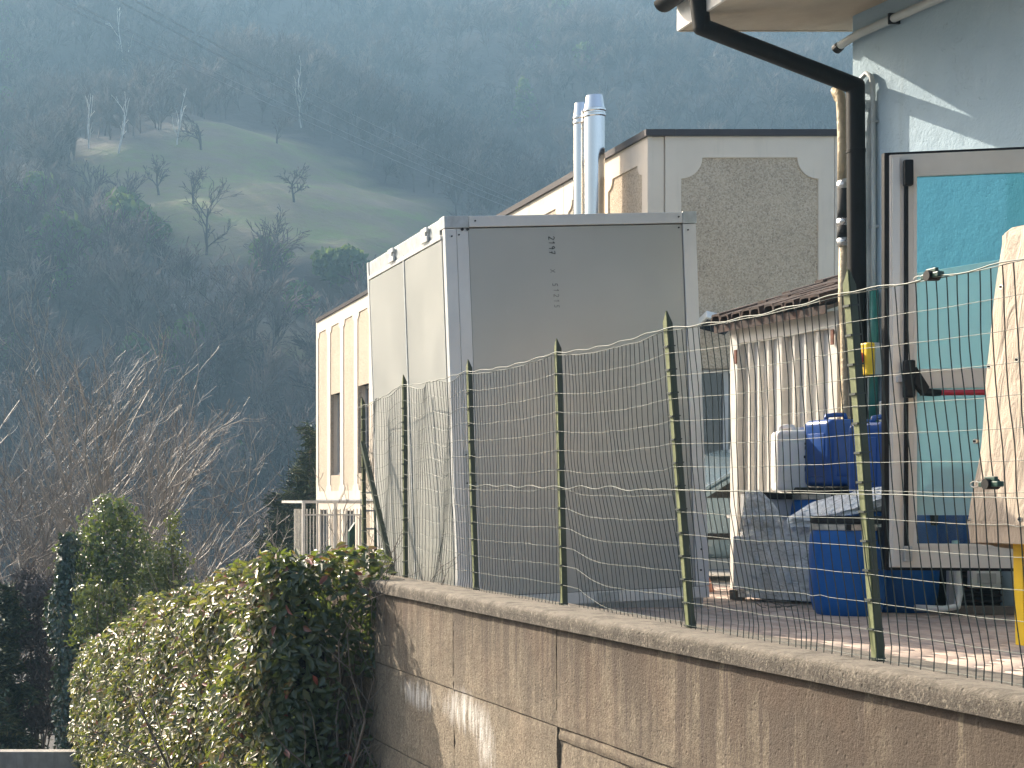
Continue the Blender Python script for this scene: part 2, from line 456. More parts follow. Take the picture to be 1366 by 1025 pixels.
M['hedge_core'] = plain('dark_twiggy_interior', (0.018, 0.016, 0.010), 0.95, var=0.4, scale=20, bump=0.8, bscale=40, bdist=0.03)
M['cable'] = plain('power_cable', (0.25, 0.25, 0.26), 0.4, metal=0.6)

def mk_hill():
    k = N('hillside_ground')
    a = k.n('ShaderNodeAttribute', attribute_name='meadow')
    p = k.pos()
    soil = k.ramp(k.noise(p, 0.09, 7, 0.7), [(0.3, (0.055, 0.046, 0.042)), (0.7, (0.10, 0.085, 0.072))])
    grass = k.ramp(k.noise(k.pos(scale=(1, 0.5, 3)), 0.09, 9, 0.75), [(0.36, (0.20, 0.16, 0.11)), (0.5, (0.20, 0.175, 0.095)), (0.64, (0.19, 0.22, 0.075))])
    c = k.mix(a.outputs['Fac'], soil, grass)
    return k.done(k.bsdf(c, 0.95, 0, k.bump(k.noise(p, 0.6, 6, 0.7), 0.8, 0.6)))
M['hill'] = mk_hill()

def mk_ground():
    k = N('rough_street_ground')
    p = k.pos()
    c = k.ramp(k.noise(p, 1.2, 7, 0.7), [(0.3, (0.045, 0.042, 0.038)), (0.7, (0.085, 0.078, 0.068))])
    return k.done(k.bsdf(c, 0.95, 0, k.bump(k.noise(p, 30, 5), 0.5, 0.02)))
M['ground'] = mk_ground()


# ------------------------------------------------------------------ mesh building
def wloc(o):
    v = Vector((0, 0, 0))
    while o is not None:
        v += o.location
        o = o.parent
    return v


class MB:
    """collects shapes in world coordinates and links them as one mesh object"""
    def __init__(self):
        self.v, self.f = [], []

    def add(self, vs, fs):
        o = len(self.v)
        self.v.extend([tuple(x) for x in vs])
        self.f.extend([tuple(i + o for i in q) for q in fs])
        return self

    def box(self, c, s, rot=None):
        hx, hy, hz = s[0] / 2, s[1] / 2, s[2] / 2
        pts = [Vector((x, y, z)) for x in (-hx, hx) for y in (-hy, hy) for z in (-hz, hz)]
        if rot is not None:
            pts = [rot @ q for q in pts]
        return self.add([Vector(c) + q for q in pts], [(0, 1, 3, 2), (4, 6, 7, 5), (0, 4, 5, 1), (2, 3, 7, 6), (0, 2, 6, 4), (1, 5, 7, 3)])

    def hexa(self, p):
        """eight corners: 4 of the bottom going round, 4 of the top"""
        return self.add(p, [(3, 2, 1, 0), (4, 5, 6, 7), (0, 1, 5, 4), (1, 2, 6, 5), (2, 3, 7, 6), (3, 0, 4, 7)])

    def bar(self, a, b, w, t, up=(0, 0, 1)):
        a, b, up = Vector(a), Vector(b), Vector(up)
        d = (b - a).normalized()
        s = d.cross(up).normalized()
        u = s.cross(d).normalized()
        pts = []
        for e in (a, b):
            for (i, j) in ((-1, -1), (1, -1), (1, 1), (-1, 1)):
                pts.append(e + s * (w / 2 * i) + u * (t / 2 * j))
        return self.add(pts, [(0, 1, 2, 3), (7, 6, 5, 4), (0, 4, 5, 1), (1, 5, 6, 2), (2, 6, 7, 3), (3, 7, 4, 0)])

    def tube(self, path, r, sides=8, cap=True):
        path = [Vector(p) for p in path]
        n = len(path)
        rs = r if isinstance(r, (list, tuple)) else [r] * n
        vs, fs = [], []
        prev = None
        for i, p in enumerate(path):
            d = (path[min(i + 1, n - 1)] - path[max(i - 1, 0)])
            d = d.normalized() if d.length > 1e-9 else Vector((0, 0, 1))
            if prev is None:
                a = d.orthogonal().normalized()
            else:
                a = (prev - d * prev.dot(d))
                a = a.normalized() if a.length > 1e-6 else d.orthogonal().normalized()
            prev = a
            b = d.cross(a)
            for k in range(sides):
                t = 2 * math.pi * k / sides
                vs.append(p + (a * math.cos(t) + b * math.sin(t)) * rs[i])
        for i in range(n - 1):
            for k in range(sides):
                k2 = (k + 1) % sides
                fs.append((i * sides + k, i * sides + k2, (i + 1) * sides + k2, (i + 1) * sides + k))
        if cap:
            fs.append(tuple(range(sides))[::-1])
            fs.append(tuple((n - 1) * sides + k for k in range(sides)))
        return self.add(vs, fs)

    def lathe(self, c, prof, sides=32):
        c = Vector(c)
        vs, fs = [], []
        for (r, z) in prof:
            for k in range(sides):
                t = 2 * math.pi * k / sides
                vs.append(c + Vector((r * math.cos(t), r * math.sin(t), z)))
        n = len(prof)
        for i in range(n - 1):
            for k in range(sides):
                k2 = (k + 1) % sides
                fs.append((i * sides + k, i * sides + k2, (i + 1) * sides + k2, (i + 1) * sides + k))
        fs.append(tuple(range(sides))[::-1])
        fs.append(tuple((n - 1) * sides + k for k in range(sides)))
        return self.add(vs, fs)

    def plate(self, outer, holes, org, ax, ay, t):
        """flat plate with holes: outer and holes are 2-D loops in the frame org + x*ax + y*ay, thickness t along ax x ay (negative side)"""
        org, ax, ay = Vector(org), Vector(ax), Vector(ay)
        nn = ax.cross(ay).normalized()
        loops = [outer] + holes
        flat = [q for l in loops for q in l]
        tris = tessellate_polygon([[Vector((x, y, 0)) for (x, y) in l] for l in loops])
        front = [org + ax * x + ay * y for (x, y) in flat]
        back = [q - nn * t for q in front]
        m = len(flat)
        fs = []
        for tr in tris:
            a, b, c = [Vector((flat[i][0], flat[i][1], 0)) for i in tr]
            tr = tuple(tr) if (b - a).cross(c - a).z > 0 else tuple(tr)[::-1]
            fs.append(tr)
            fs.append(tuple(i + m for i in tr[::-1]))
        s = 0
        for l in loops:
            k = len(l)
            for i in range(k):
                j = (i + 1) % k
                fs.append((s + i, s + i + m, s + j + m, s + j))
            s += k
        return self.add(front + back, fs)

    def build(self, name, mat, parent=None, bevel=0.0, seg=2, smooth=False, kind=None, auto=None):
        me = bpy.data.meshes.new(name)
        off = wloc(parent) if parent is not None else Vector((0, 0, 0))
        me.from_pydata([(x - off.x, y - off.y, z - off.z) for (x, y, z) in self.v], [], self.f)
        if bevel > 0:
            bm = bmesh.new()
            bm.from_mesh(me)
            bmesh.ops.remove_doubles(bm, verts=bm.verts, dist=1e-5)
            bmesh.ops.recalc_face_normals(bm, faces=bm.faces)
            bmesh.ops.bevel(bm, geom=[e for e in bm.edges if e.is_manifold and e.calc_face_angle(0) > 0.3], offset=bevel, segments=seg, profile=0.6, affect='EDGES', clamp_overlap=True)
            bm.to_mesh(me)
            bm.free()
        me.validate()
        mats = mat if isinstance(mat, list) else [mat]
        for m_ in mats:
            me.materials.append(m_)
        if smooth:
            me.polygons.foreach_set('use_smooth', [True] * len(me.polygons))
            if auto:
                me.set_sharp_from_angle(angle=R(auto))
        o = bpy.data.objects.new(name, me)
        C.objects.link(o)
        if parent is not None:
            o.parent = parent
        if kind:
            o['kind'] = kind
        return o


def tag(o, label=None, cat=None, group=None, kind=None):
    if label: o['label'] = label
    if cat: o['category'] = cat
    if group: o['group'] = group
    if kind: o['kind'] = kind
    return o


def thing(name, label, cat, loc=(0, 0, 0), group=None, rz=0.0):
    o = bpy.data.objects.new(name, None)
    C.objects.link(o)
    o.location = loc
    o.rotation_euler = (0, 0, rz)
    o.empty_display_size = 0.2
    return tag(o, label, cat, group)


KIDS = {}
def copy_tree(o, parent=None):
    c = o.copy()
    C.objects.link(c)
    if parent is not None:
        c.parent = parent
    for ch in list(o.children):
        copy_tree(ch, c)
    return c


def at(u, v, d):
    """the point at depth d seen at (u, v)"""
    return Vector(((u + 30.0) * d / 2000.0, d, EYE - (v - 668.0) * d / 2000.0))


def fast_mesh(name, verts, quads, mat, parent=None, rnd=None, smooth=False, kind=None, attr='rnd'):
    """numpy arrays to one mesh; quads is (n, k)"""
    verts = np.asarray(verts, dtype=np.float32)
    quads = np.asarray(quads, dtype=np.int32)
    me = bpy.data.meshes.new(name)
    n, k = quads.shape
    if parent is not None:
        off = wloc(parent)
        verts = verts - np.array(off, dtype=np.float32)
    me.vertices.add(len(verts))
    me.vertices.foreach_set('co', verts.ravel())
    me.loops.add(n * k)
    me.loops.foreach_set('vertex_index', quads.ravel())
    me.polygons.add(n)
    me.polygons.foreach_set('loop_start', np.arange(0, n * k, k, dtype=np.int32))
    if smooth:
        me.polygons.foreach_set('use_smooth', np.ones(n, dtype=bool))
    if rnd is not None:
        dom = 'FACE' if len(rnd) == n else 'POINT'
        at_ = me.attributes.new(attr, 'FLOAT', dom)
        at_.data.foreach_set('value', np.asarray(rnd, dtype=np.float32))
    me.update(calc_edges=True)
    me.materials.append(mat)
    o = bpy.data.objects.new(name, me)
    C.objects.link(o)
    if parent is not None:
        o.parent = parent
    if kind:
        o['kind'] = kind
    return o


def leaves(pts, nrm, length, width, droop=0.35, tilt=0.6, up=None, seed=1):
    """folded pointed leaves (2 quads each) at pts, roughly facing nrm"""
    g = np.random.default_rng(seed)
    n = len(pts)
    nv = nrm + g.normal(0, tilt, (n, 3))
    nv /= np.linalg.norm(nv, axis=1, keepdims=True) + 1e-9
    d = g.normal(0, 1, (n, 3))
    d[:, 2] += (0.6 if up is None else up)
    d -= nv * np.sum(d * nv, axis=1, keepdims=True)
    d /= np.linalg.norm(d, axis=1, keepdims=True) + 1e-9
    s = np.cross(d, nv)
    L = length * g.uniform(0.65, 1.25, (n, 1))
    W = width * g.uniform(0.7, 1.25, (n, 1))
    fold = nv * W * 0.18
    b = pts
    l1 = b + d * L * 0.35 + s * W * 0.5 + fold
    l2 = b + d * L * 0.72 + s * W * 0.38 + fold - nv * L * droop * 0.12
    tp = b + d * L - nv * L * droop * 0.3
    r2 = b + d * L * 0.72 - s * W * 0.38 + fold - nv * L * droop * 0.12
    r1 = b + d * L * 0.35 - s * W * 0.5 + fold
    V = np.stack([b, l1, l2, tp, r2, r1], axis=1).reshape(-1, 3)
    i = np.arange(n)[:, None] * 6
    Q = np.concatenate([i + np.array([[0, 3, 2, 1]]), i + np.array([[0, 5, 4, 3]])], axis=1).reshape(-1, 4)
    return V, Q


# ------------------------------------------------------------------ hillside, woods
def lerp(a, b, t):
    return a + (b - a) * t


_ng = np.random.default_rng(3)
_W = [(_ng.uniform(0, 6.28), _ng.uniform(0, 6.28), _ng.uniform(0.012, 0.035) * s, _ng.uniform(0.012, 0.035) * s, 1.6 / s) for s in (1, 1, 1, 2, 2, 2, 4, 4, 4, 7, 7)]


def hill_z(x, y):
    x = np.asarray(x, dtype=float)
    y = np.asarray(y, dtype=float)
    y0 = 112 + 0.10 * np.clip(x, -60, 200)
    t = np.maximum(0, y - y0)
    z = -9 + 0.52 * t
    z = z - 0.0 * x
    # spur with the meadow, falling to a wooded gully behind it on the right
    z = z + 7.0 * np.exp(-(((x - 34) / 26) ** 2)) * np.exp(-(((y - 225) / 45) ** 2))
    z = z - 12.0 * np.exp(-(((x - 95) / 24) ** 2)) * np.exp(-(((y - 250) / 60) ** 2))
    w = 0
    for (a, b, fx, fy, am) in _W:
        w = w + am * np.sin(x * fx * 2.2 + a) * np.sin(y * fy * 2.2 + b)
    z = z + w * np.clip(t / 40, 0, 1) * 1.3
    z = np.where(y < y0, -9 + np.clip((60 - y) / 40, 0, 1) * 3.0, z)
    return z


MEADOW = [(105, 205), (190, 205), (255, 168), (330, 172), (420, 205), (470, 215), (520, 262), (612, 305), (640, 345), (600, 362), (520, 362), (440, 345), (370, 322), (330, 345), (250, 335), (180, 300), (110, 270)]


def hill_hit(u, v):
    """where the ray through (u, v) meets the hillside"""
    s = (u + 30) / 2000.0
    e = (668 - v) / 2000.0
    y = 100.0
    while y < 480:
        if EYE + e * y < float(hill_z(s * y, y)):
            break
        y += 1.0
    return s * y, y


def in_poly(px, py, poly):
    c = np.zeros(px.shape, dtype=bool)
    n = len(poly)
    for i in range(n):
        x1, y1 = poly[i]
        x2, y2 = poly[(i + 1) % n]
        cond = ((y1 > py) != (y2 > py)) & (px < (x2 - x1) * (py - y1) / (y2 - y1 + 1e-9) + x1)
        c ^= cond
    return c


meadow_w = [hill_hit(u, v) for (u, v) in MEADOW]
glade_w = [[hill_hit(u, v) for (u, v) in g] for g in ([(395, 440), (425, 430), (470, 395), (480, 440), (420, 500), (385, 480)], [(330, 440), (380, 425), (395, 470), (345, 480)])]


def meadow_mask(px, py, soft=0.0):
    m = in_poly(px, py, meadow_w).astype(float)
    for g in glade_w:
        m = np.maximum(m, in_poly(px, py, g) * 0.6)
    return m


nx, ny = 150, 170
gx = np.linspace(-190, 420, nx)
gy = np.concatenate([np.linspace(30, 100, 12), np.linspace(104, 445, ny - 12)])
GX, GY = np.meshgrid(gx, gy)
GZ = hill_z(GX, GY)
jit = rng.normal(0, 1.6, GX.shape)
HV = np.stack([GX.ravel(), GY.ravel(), (GZ + rng.normal(0, 0.12, GX.shape)).ravel()], axis=1)
idx = np.arange(nx * ny).reshape(ny, nx)
HQ = np.stack([idx[:-1, :-1].ravel(), idx[:-1, 1:].ravel(), idx[1:, 1:].ravel(), idx[1:, :-1].ravel()], axis=1)
mm = np.zeros(GX.shape)
for _ in range(5):
    mm += meadow_mask(GX + rng.normal(0, 2.2, GX.shape), GY + rng.normal(0, 2.6, GX.shape))
hill = fast_mesh('hillside', HV, HQ, M['hill'], rnd=(mm / 5).ravel(), smooth=True, kind='structure', attr='meadow')


def segs_mesh(S):
    """S: rows x0 y0 z0 x1 y1 z1 r0 r1 -> three-sided tubes"""
    S = np.asarray(S, dtype=float)
    a, b, r0, r1 = S[:, 0:3], S[:, 3:6], S[:, 6:7], S[:, 7:8]
    d = b - a
    d /= np.linalg.norm(d, axis=1, keepdims=True) + 1e-9
    ref = np.where(np.abs(d[:, 2:3]) > 0.9, np.array([[1.0, 0, 0]]), np.array([[0, 0, 1.0]]))
    s = np.cross(d, ref)
    s /= np.linalg.norm(s, axis=1, keepdims=True) + 1e-9
    t = np.cross(d, s)
    vs = []
    for (p, r) in ((a, r0), (b, r1)):
        for k in range(3):
            th = 2 * math.pi * k / 3
            vs.append(p + (s * math.cos(th) + t * math.sin(th)) * r)
    V = np.stack(vs, axis=1).reshape(-1, 3)
    i = np.arange(len(S))[:, None] * 6
    Q = np.concatenate([i + np.array([[k, (k + 1) % 3, 3 + (k + 1) % 3, 3 + k]]) for k in range(3)], axis=1).reshape(-1, 4)
    return V, Q


def grow(g, p, d, length, r, level, out, wander=0.18, up=0.05, kids=(5, 4, 4, 3), spread=0.75, shrink=0.62, segn=5, thin=0.5, shr=None):
    p = np.array(p, float)
    d = np.array(d, float)
    d /= np.linalg.norm(d)
    st = length / segn
    pts = [p.copy()]
    rad = [r]
    for i in range(segn):
        d = d + g.normal(0, wander, 3) + np.array([0, 0, up])
        d /= np.linalg.norm(d)
        q = p + d * st
        r2 = r * (1 - (1 - thin) * (i + 1) / segn)
        out.append((*p, *q, rad[-1], r2))
        pts.append(q.copy())
        rad.append(r2)
        p = q
    if level <= 0:
        return
    n = kids[-level] if level <= len(kids) else 3
    for k in range(n):
        t = g.uniform(0.25, 1.0) if k else 1.0
        i = min(segn, max(1, int(round(t * segn))))
        ang = spread * g.uniform(0.6, 1.25)
        a = np.cross(d, g.normal(0, 1, 3))
        a /= np.linalg.norm(a) + 1e-9
        nd = d * math.cos(ang) + a * math.sin(ang)
        sh = shrink if shr is None else shr[-level]
        grow(g, pts[i], nd, length * sh * g.uniform(0.7, 1.2), max(rad[i] * 0.62, 0.0025), level - 1, out, wander, up, kids, spread, shrink, max(3, segn - (0 if shr else 1)), thin, shr)


# far bare trees: prototypes tiled with numpy
def bare_proto(seed, h=10.0):
    g = np.random.default_rng(seed)
    out = []
    grow(g, (0, 0, -0.5), (0, 0, 1), h * 0.42, 0.17, 3, out, wander=0.08, up=0.02, kids=(6, 5, 4), spread=0.55, shrink=0.66, segn=4, thin=0.6)
    S = np.array(out)
    S[:, 6:] = np.maximum(S[:, 6:], 0.045)
    V, Q = segs_mesh(S)
    return V, Q


def ever_proto(seed, h=6.0, w=3.0):
    g = np.random.default_rng(seed)
    n = 230
    t = g.uniform(0, 1, n)
    ph = g.uniform(0, 6.283, n)
    lump = 1 + 0.35 * np.sin(ph * 3 + seed) + 0.2 * np.sin(ph * 5 + 7 * t)
    rr = w * np.sqrt(np.sin(np.clip(t, 0.02, 0.98) * math.pi)) * lump * g.uniform(0.7, 1.0, n)
    P = np.stack([rr * np.cos(ph), rr * np.sin(ph), t * h], axis=1)
    nr = np.stack([np.cos(ph), np.sin(ph), t * 1.2 - 0.3], axis=1)
    return leaves(P, nr, 1.1, 0.9, tilt=0.7, seed=seed)


def tile(protos, X, Y, Z, S, A, g):
    Vs, Qs, Rn = [], [], []
    off = 0
    which = g.integers(0, len(protos), len(X))
    for k, (V, Q) in enumerate(protos):
        m = np.nonzero(which == k)[0]
        if len(m) == 0:
            continue
        ca, sa = np.cos(A[m])[:, None], np.sin(A[m])[:, None]
        vx = (V[None, :, 0] * ca - V[None, :, 1] * sa) * S[m][:, None] + X[m][:, None]
        vy = (V[None, :, 0] * sa + V[None, :, 1] * ca) * S[m][:, None] + Y[m][:, None]
        vz = V[None, :, 2] * S[m][:, None] * g.uniform(0.85, 1.2, (len(m), 1)) + Z[m][:, None]
        vv = np.stack([vx, vy, vz], axis=2).reshape(-1, 3)
        qq = (Q[None] + (np.arange(len(m)) * len(V))[:, None, None]).reshape(-1, 4) + off
        Vs.append(vv)
        Qs.append(qq)
        base = np.repeat(g.uniform(0, 1, len(m)), len(Q))
        Rn.append(np.clip(base * 0.75 + g.uniform(0, 0.25, len(base)), 0, 1))
        off += len(vv)
    return np.concatenate(Vs), np.concatenate(Qs), np.concatenate(Rn)


bp = [bare_proto(s, 10.0) for s in (11, 12, 13, 14)]
ep = [ever_proto(s) for s in (21, 22, 23)]
g = np.random.default_rng(5)
NT = 6200
Y = 108 + 330 * g.uniform(0, 1, NT) ** 0.85
X = Y * g.uniform(-0.12, 0.80, NT)
keep = ((meadow_mask(X, Y) < 0.5) & (meadow_mask(X, Y - 5) < 0.5 ))
_z = hill_z(X, Y) + 5.5
_in = in_poly(X / Y * 2000 - 30, 668 - (_z - EYE) / Y * 2000, [(a, b) for (a, b) in MEADOW])
keep &= ~(_in & (X / Y * 2000 - 30 > 230) & (g.uniform(0, 1, NT) < 0.95)) & ~(_in & (g.uniform(0, 1, NT) < 0.7))
X, Y = X[keep], Y[keep]
S = g.uniform(0.65, 1.15, len(X))
def scatter(name, protos, X, Y, Z, S, A, mat, g):
    """one object: a cloud of points, each carrying one of the prototype trees"""
    n = len(X)
    me = bpy.data.meshes.new(name)
    me.vertices.add(n)
    me.vertices.foreach_set('co', np.stack([X, Y, Z], axis=1).astype(np.float32).ravel())
    for nm, ar in (('size', S), ('turn', A), ('tint', g.uniform(0, 1, n)), ('which', g.integers(0, len(protos), n).astype(float) + .01)):
        a_ = me.attributes.new(nm, 'FLOAT', 'POINT')
        a_.data.foreach_set('value', np.asarray(ar, dtype=np.float32))
    me.materials.append(mat)
    o = bpy.data.objects.new(name, me)
    C.objects.link(o)
    ng = bpy.data.node_groups.new(name + '_nodes', 'GeometryNodeTree')
    ng.interface.new_socket('Geometry', in_out='INPUT', socket_type='NodeSocketGeometry')
    ng.interface.new_socket('Geometry', in_out='OUTPUT', socket_type='NodeSocketGeometry')
    gi, go = ng.nodes.new('NodeGroupInput'), ng.nodes.new('NodeGroupOutput')
    iop = ng.nodes.new('GeometryNodeInstanceOnPoints')
    jn = ng.nodes.new('GeometryNodeJoinGeometry')
    for k, (V, Q) in enumerate(protos):
        pm = fast_mesh(name + '_tree', V, Q, mat)
        C.objects.unlink(pm)
        oi = ng.nodes.new('GeometryNodeObjectInfo')
        oi.inputs['Object'].default_value = pm
        oi.inputs['As Instance'].default_value = True
        ng.links.new(oi.outputs['Geometry'], jn.inputs[0])
    def attr(nm):
        x = ng.nodes.new('GeometryNodeInputNamedAttribute')
        x.data_type = 'FLOAT'
        x.inputs['Name'].default_value = nm
        return x.outputs['Attribute']
    cx = ng.nodes.new('ShaderNodeCombineXYZ')
    ng.links.new(attr('turn'), cx.inputs[2])
    e2r = ng.nodes.new('FunctionNodeEulerToRotation')
    ng.links.new(cx.outputs[0], e2r.inputs[0])
    iop.inputs['Pick Instance'].default_value = True
    ng.links.new(gi.outputs[0], iop.inputs['Points'])
    ng.links.new(jn.outputs[0], iop.inputs['Instance'])
    ng.links.new(attr('which'), iop.inputs['Instance Index'])
    ng.links.new(e2r.outputs[0], iop.inputs['Rotation'])
    ng.links.new(attr('size'), iop.inputs['Scale'])
    ng.links.new(iop.outputs[0], go.inputs[0])
    md = o.modifiers.new('trees', 'NODES')
    md.node_group = ng
    o['kind'] = 'stuff'
    return o


w = scatter('bare_woodland', bp, X, Y, hill_z(X, Y), S, g.uniform(0, 6.28, len(X)), M['far_wood'], g)
tag(w, 'hazy brown leafless woodland covering the hillside around the meadow', 'woodland')

# evergreen scrub and trees between them: thick below the meadow on the left, sparse elsewhere
NE = 1500
Ye = 112 + 320 * g.uniform(0, 1, NE)
Xe = Ye * g.uniform(-0.12, 0.80, NE)
ue = Xe / Ye * 2000 - 30
ze = hill_z(Xe, Ye)
ve = 668 - (ze - EYE) / Ye * 2000
pr = 0.05 + 0.75 * np.exp(-((ue - 130) / 190) ** 2 - ((ve - 320) / 60) ** 2) + 0.5 * np.exp(-((ue - 440) / 90) ** 2 - ((ve - 400) / 90) ** 2) + 0.5 * np.exp(-((ue + 20) / 130) ** 2 - ((ve - 60) / 80) ** 2)
pr = np.where((ue > 40) & (ue < 640) & (ve < 285), 0.0, pr)
keep = (meadow_mask(Xe, Ye) < 0.3) & (g.uniform(0, 1, NE) < pr)
Xe, Ye, ze = Xe[keep], Ye[keep], ze[keep]
V_, Q_, Rn = tile(ep, Xe, Ye, ze - 0.3, g.uniform(0.45, 1.15, len(Xe)), g.uniform(0, 6.28, len(Xe)), g)
w = fast_mesh('evergreen_scrub', V_, Q_, M['far_ever'], rnd=Rn, kind='stuff')
tag(w, 'hazy green bushes and evergreens scattered among the bare hillside woods', 'scrub')


def bare_tree(name, label, base, h, seed, mat='bark', group=None, kids=(6, 5, 4, 4), level=3, rad=0.13, spread=0.6, up=0.04, lean=(0, 0, 1), shrink=0.62, minr=0.02, frac=0.42, shr=None, wander=0.12):
    g2 = np.random.default_rng(seed)
    out = []
    grow(g2, (0, 0, 0), lean, h * frac, rad, level, out, wander=wander, up=up, kids=kids, spread=spread, shrink=shrink, segn=5, thin=0.62, shr=shr)
    S_ = np.array(out)
    S_[:, 6:] = np.maximum(S_[:, 6:], minr)
    zmax = S_[:, 5].max()
    S_[:, :6] *= h / zmax
    S_[:, [0, 3]] += base[0]
    S_[:, [1, 4]] += base[1]
    S_[:, [2, 5]] += base[2]
    t = thing(name, label, 'tree', base, group)
    V1, Q1 = segs_mesh(S_[:5])
    fast_mesh('trunk', V1, Q1, M[mat], t)
    V1, Q1 = segs_mesh(S_[5:])
    fast_mesh('crown', V1, Q1, M[mat], t)
    return t


def hb(u, v):
    x, y = hill_hit(u, v)
    return (x, y, float(hill_z(x, y)) - 0.3)


# single trees one can pick out on the hillside
birches = [(165, 100, 13, 'pale birch standing highest in the woods, upper left of the meadow'),
           (402, 172, 12, 'tall pale birch on the wood edge just above the top of the meadow'),
           (236, 195, 8, 'short pale birch at the upper left tip of the meadow'),
           (118, 198, 8, 'slim pale birch in the wood edge left of the meadow'),
           (158, 205, 9, 'pale forked birch just above the left end of the meadow')]
for i, (u, v, h, lb) in enumerate(birches):
    bare_tree('birch_tree', lb, hb(u, v), h, 40 + i, 'birch', 'pale birches on the hillside', kids=(5, 3), level=2, rad=0.14, spread=0.35, shrink=0.45, minr=0.03, frac=0.8)
mead = [(212, 262, 6, 'small dark tree on the left part of the meadow'), (258, 270, 5, 'tiny bare tree near the lower left of the meadow'),
        (392, 270, 5, 'lone stubby tree in the middle of the right hand meadow'), (369, 195, 6, 'leaning dark tree on the bare ground above the meadow'),
        (268, 200, 7, 'dark bushy tree beside the pale track at the meadow top'), (380, 372, 9, 'spindly dark tree below the right end of the meadow'),
        (275, 340, 10, 'broad bare tree under the lower edge of the meadow'), (365, 400, 9, 'thin bare tree left of the round evergreen')]
for i, (u, v, h, lb) in enumerate(mead):
    bare_tree('bare_tree', lb, hb(u, v), h, 60 + i, 'far_bare', 'small trees around the meadow', kids=(7, 5, 4), level=3, rad=0.2, spread=0.7, shrink=0.55, minr=0.04)


def crown_tree(name, label, base, h, w, seed, mat, n, leaf, wid, trunk=0.3, group=None, shape='round', tm='bark', tr=0.06, cat='tree', lumps=5, shell=0.6, low=0.0):
    """trunk with limbs and a leafy crown made of lumps"""
    g2 = np.random.default_rng(seed)
    t = thing(name, label, cat, base, group)
    b = np.array(base, float)
    out = []
    grow(g2, b, (0, 0, 1), h * 0.7, tr, 2, out, wander=0.05, up=0.03, kids=(7, 4), spread=0.6, shrink=0.5, segn=6)
    V1, Q1 = segs_mesh(out)
    fast_mesh('trunk', V1, Q1, M[tm], t)
    P, NR = [], []
    z0 = h * trunk
    for k in range(lumps):
        if shape == 'round':
            zc = z0 + (h - z0) * g2.uniform(0.25, 0.8)
            rr = w * g2.uniform(0.35, 0.62)
            off = g2.normal(0, 1, 2)
            off = off / (np.linalg.norm(off) + 1e-6) * (w - rr) * g2.uniform(0.2, 1.0)
            rz = rr * 0.8
        else:
            f = (k + 0.5) / lumps
            zc = z0 + (h - z0) * f
            rr = w * (1 - f) ** 0.8 + 0.06 * w
            off = g2.normal(0, 0.12 * w, 2)
            rz = (h - z0) / lumps * 0.9
        m = max(20, int(n / lumps * (1.0 if shape == 'round' else (0.3 + 1.4 * (1 - f)))))
        q = g2.normal(0, 1, (m, 3))
        q /= np.linalg.norm(q, axis=1, keepdims=True)
        ra = g2.uniform(shell, 1.0, (m, 1)) ** 0.5
        wob = 1 + 0.22 * np.sin(q[:, 0:1] * 5 + seed + k) * np.cos(q[:, 2:3] * 6)
        p = q * ra * wob * np.array([[rr, rr, rz]]) + np.array([[off[0], off[1], zc]])
        P.append(p + b)
        NR.append(q)
    P, NR = np.concatenate(P), np.concatenate(NR)
    ok = P[:, 2] > b[2] + low
    P, NR = P[ok], NR[ok]
    V2, Q2 = leaves(P, NR, leaf, wid, tilt=0.6, seed=seed)
    rn = np.repeat(g2.uniform(0, 1, len(P)) * 0.75 + 0.25 * (P[:, 2] - b[2]) / h, 2)
    fast_mesh('foliage', V2, Q2, M[mat], t, rnd=np.clip(rn, 0, 1))
    return t


crown_tree('evergreen_tree', 'dark round headed evergreen on the hillside left of the cabin roof', hb(455, 402), 5.6, 3.9, 70, 'far_ever', 1400, 0.9, 0.7, trunk=0.25, group=None, lumps=6, tr=0.2)
crown_tree('evergreen_tree', 'small dark conifer at the right end of the wooded skyline band', hb(700, 165), 9, 3, 71, 'far_ever', 500, 0.9, 0.7, trunk=0.05, shape='cone', tr=0.15)

# pale rocks cropping out below the meadow
def rock_patch(u, v, n, seed, label):
    g2 = random.Random(seed)
    x, y = hill_hit(u, v)
    t = thing('rock_outcrop', label, 'rocks', (x, y, float(hill_z(x, y))))
    for i in range(n):
        mb = MB()
        px, py = x + g2.uniform(-4.5, 4.5), y + g2.uniform(-3, 3)
        s = g2.uniform(0.6, 1.5)
        c = Vector((px, py, float(hill_z(px, py)) + 0.4))
        for k in range(1):
            mb.box(c, (s * 1.6, s, s * 0.9), Matrix.Rotation(g2.uniform(0, 3), 3, 'Z') @ Matrix.Rotation(g2.uniform(-0.4, 0.4), 3, 'X'))
        mb.build('rock', M['concrete_plain'], t, bevel=0.25)
rock_patch(262, 432, 7, 4, 'pale rock outcrop low on the hillside behind the bare tree')

# power lines crossing the valley
for i, (u0, v0, u1, v1, lb) in enumerate([(-60, -75, 760, 300, 'lower left of the four thin power lines crossing the hillside'),
                                        (-60, -66, 760, 308, 'lowest of the four thin power lines crossing the hillside'),
                                        (120, -20, 780, 305, 'second highest of the four thin power lines crossing the hillside'),
                                        (120, -32, 780, 290, 'highest of the four thin power lines crossing the hillside')]):
    a, b = at(u0, v0, 120), at(u1, v1, 200)
    pts = []
    for k in range(21):
        t = k / 20
        p = a.lerp(b, t)
        p.z -= 4 * 1.1 * t * (1 - t)
        pts.append(p)
    o = MB().tube(pts, 0.022, 4).build('power_line', M['cable'])
    tag(o, lb, 'power line', 'power lines over the valley')

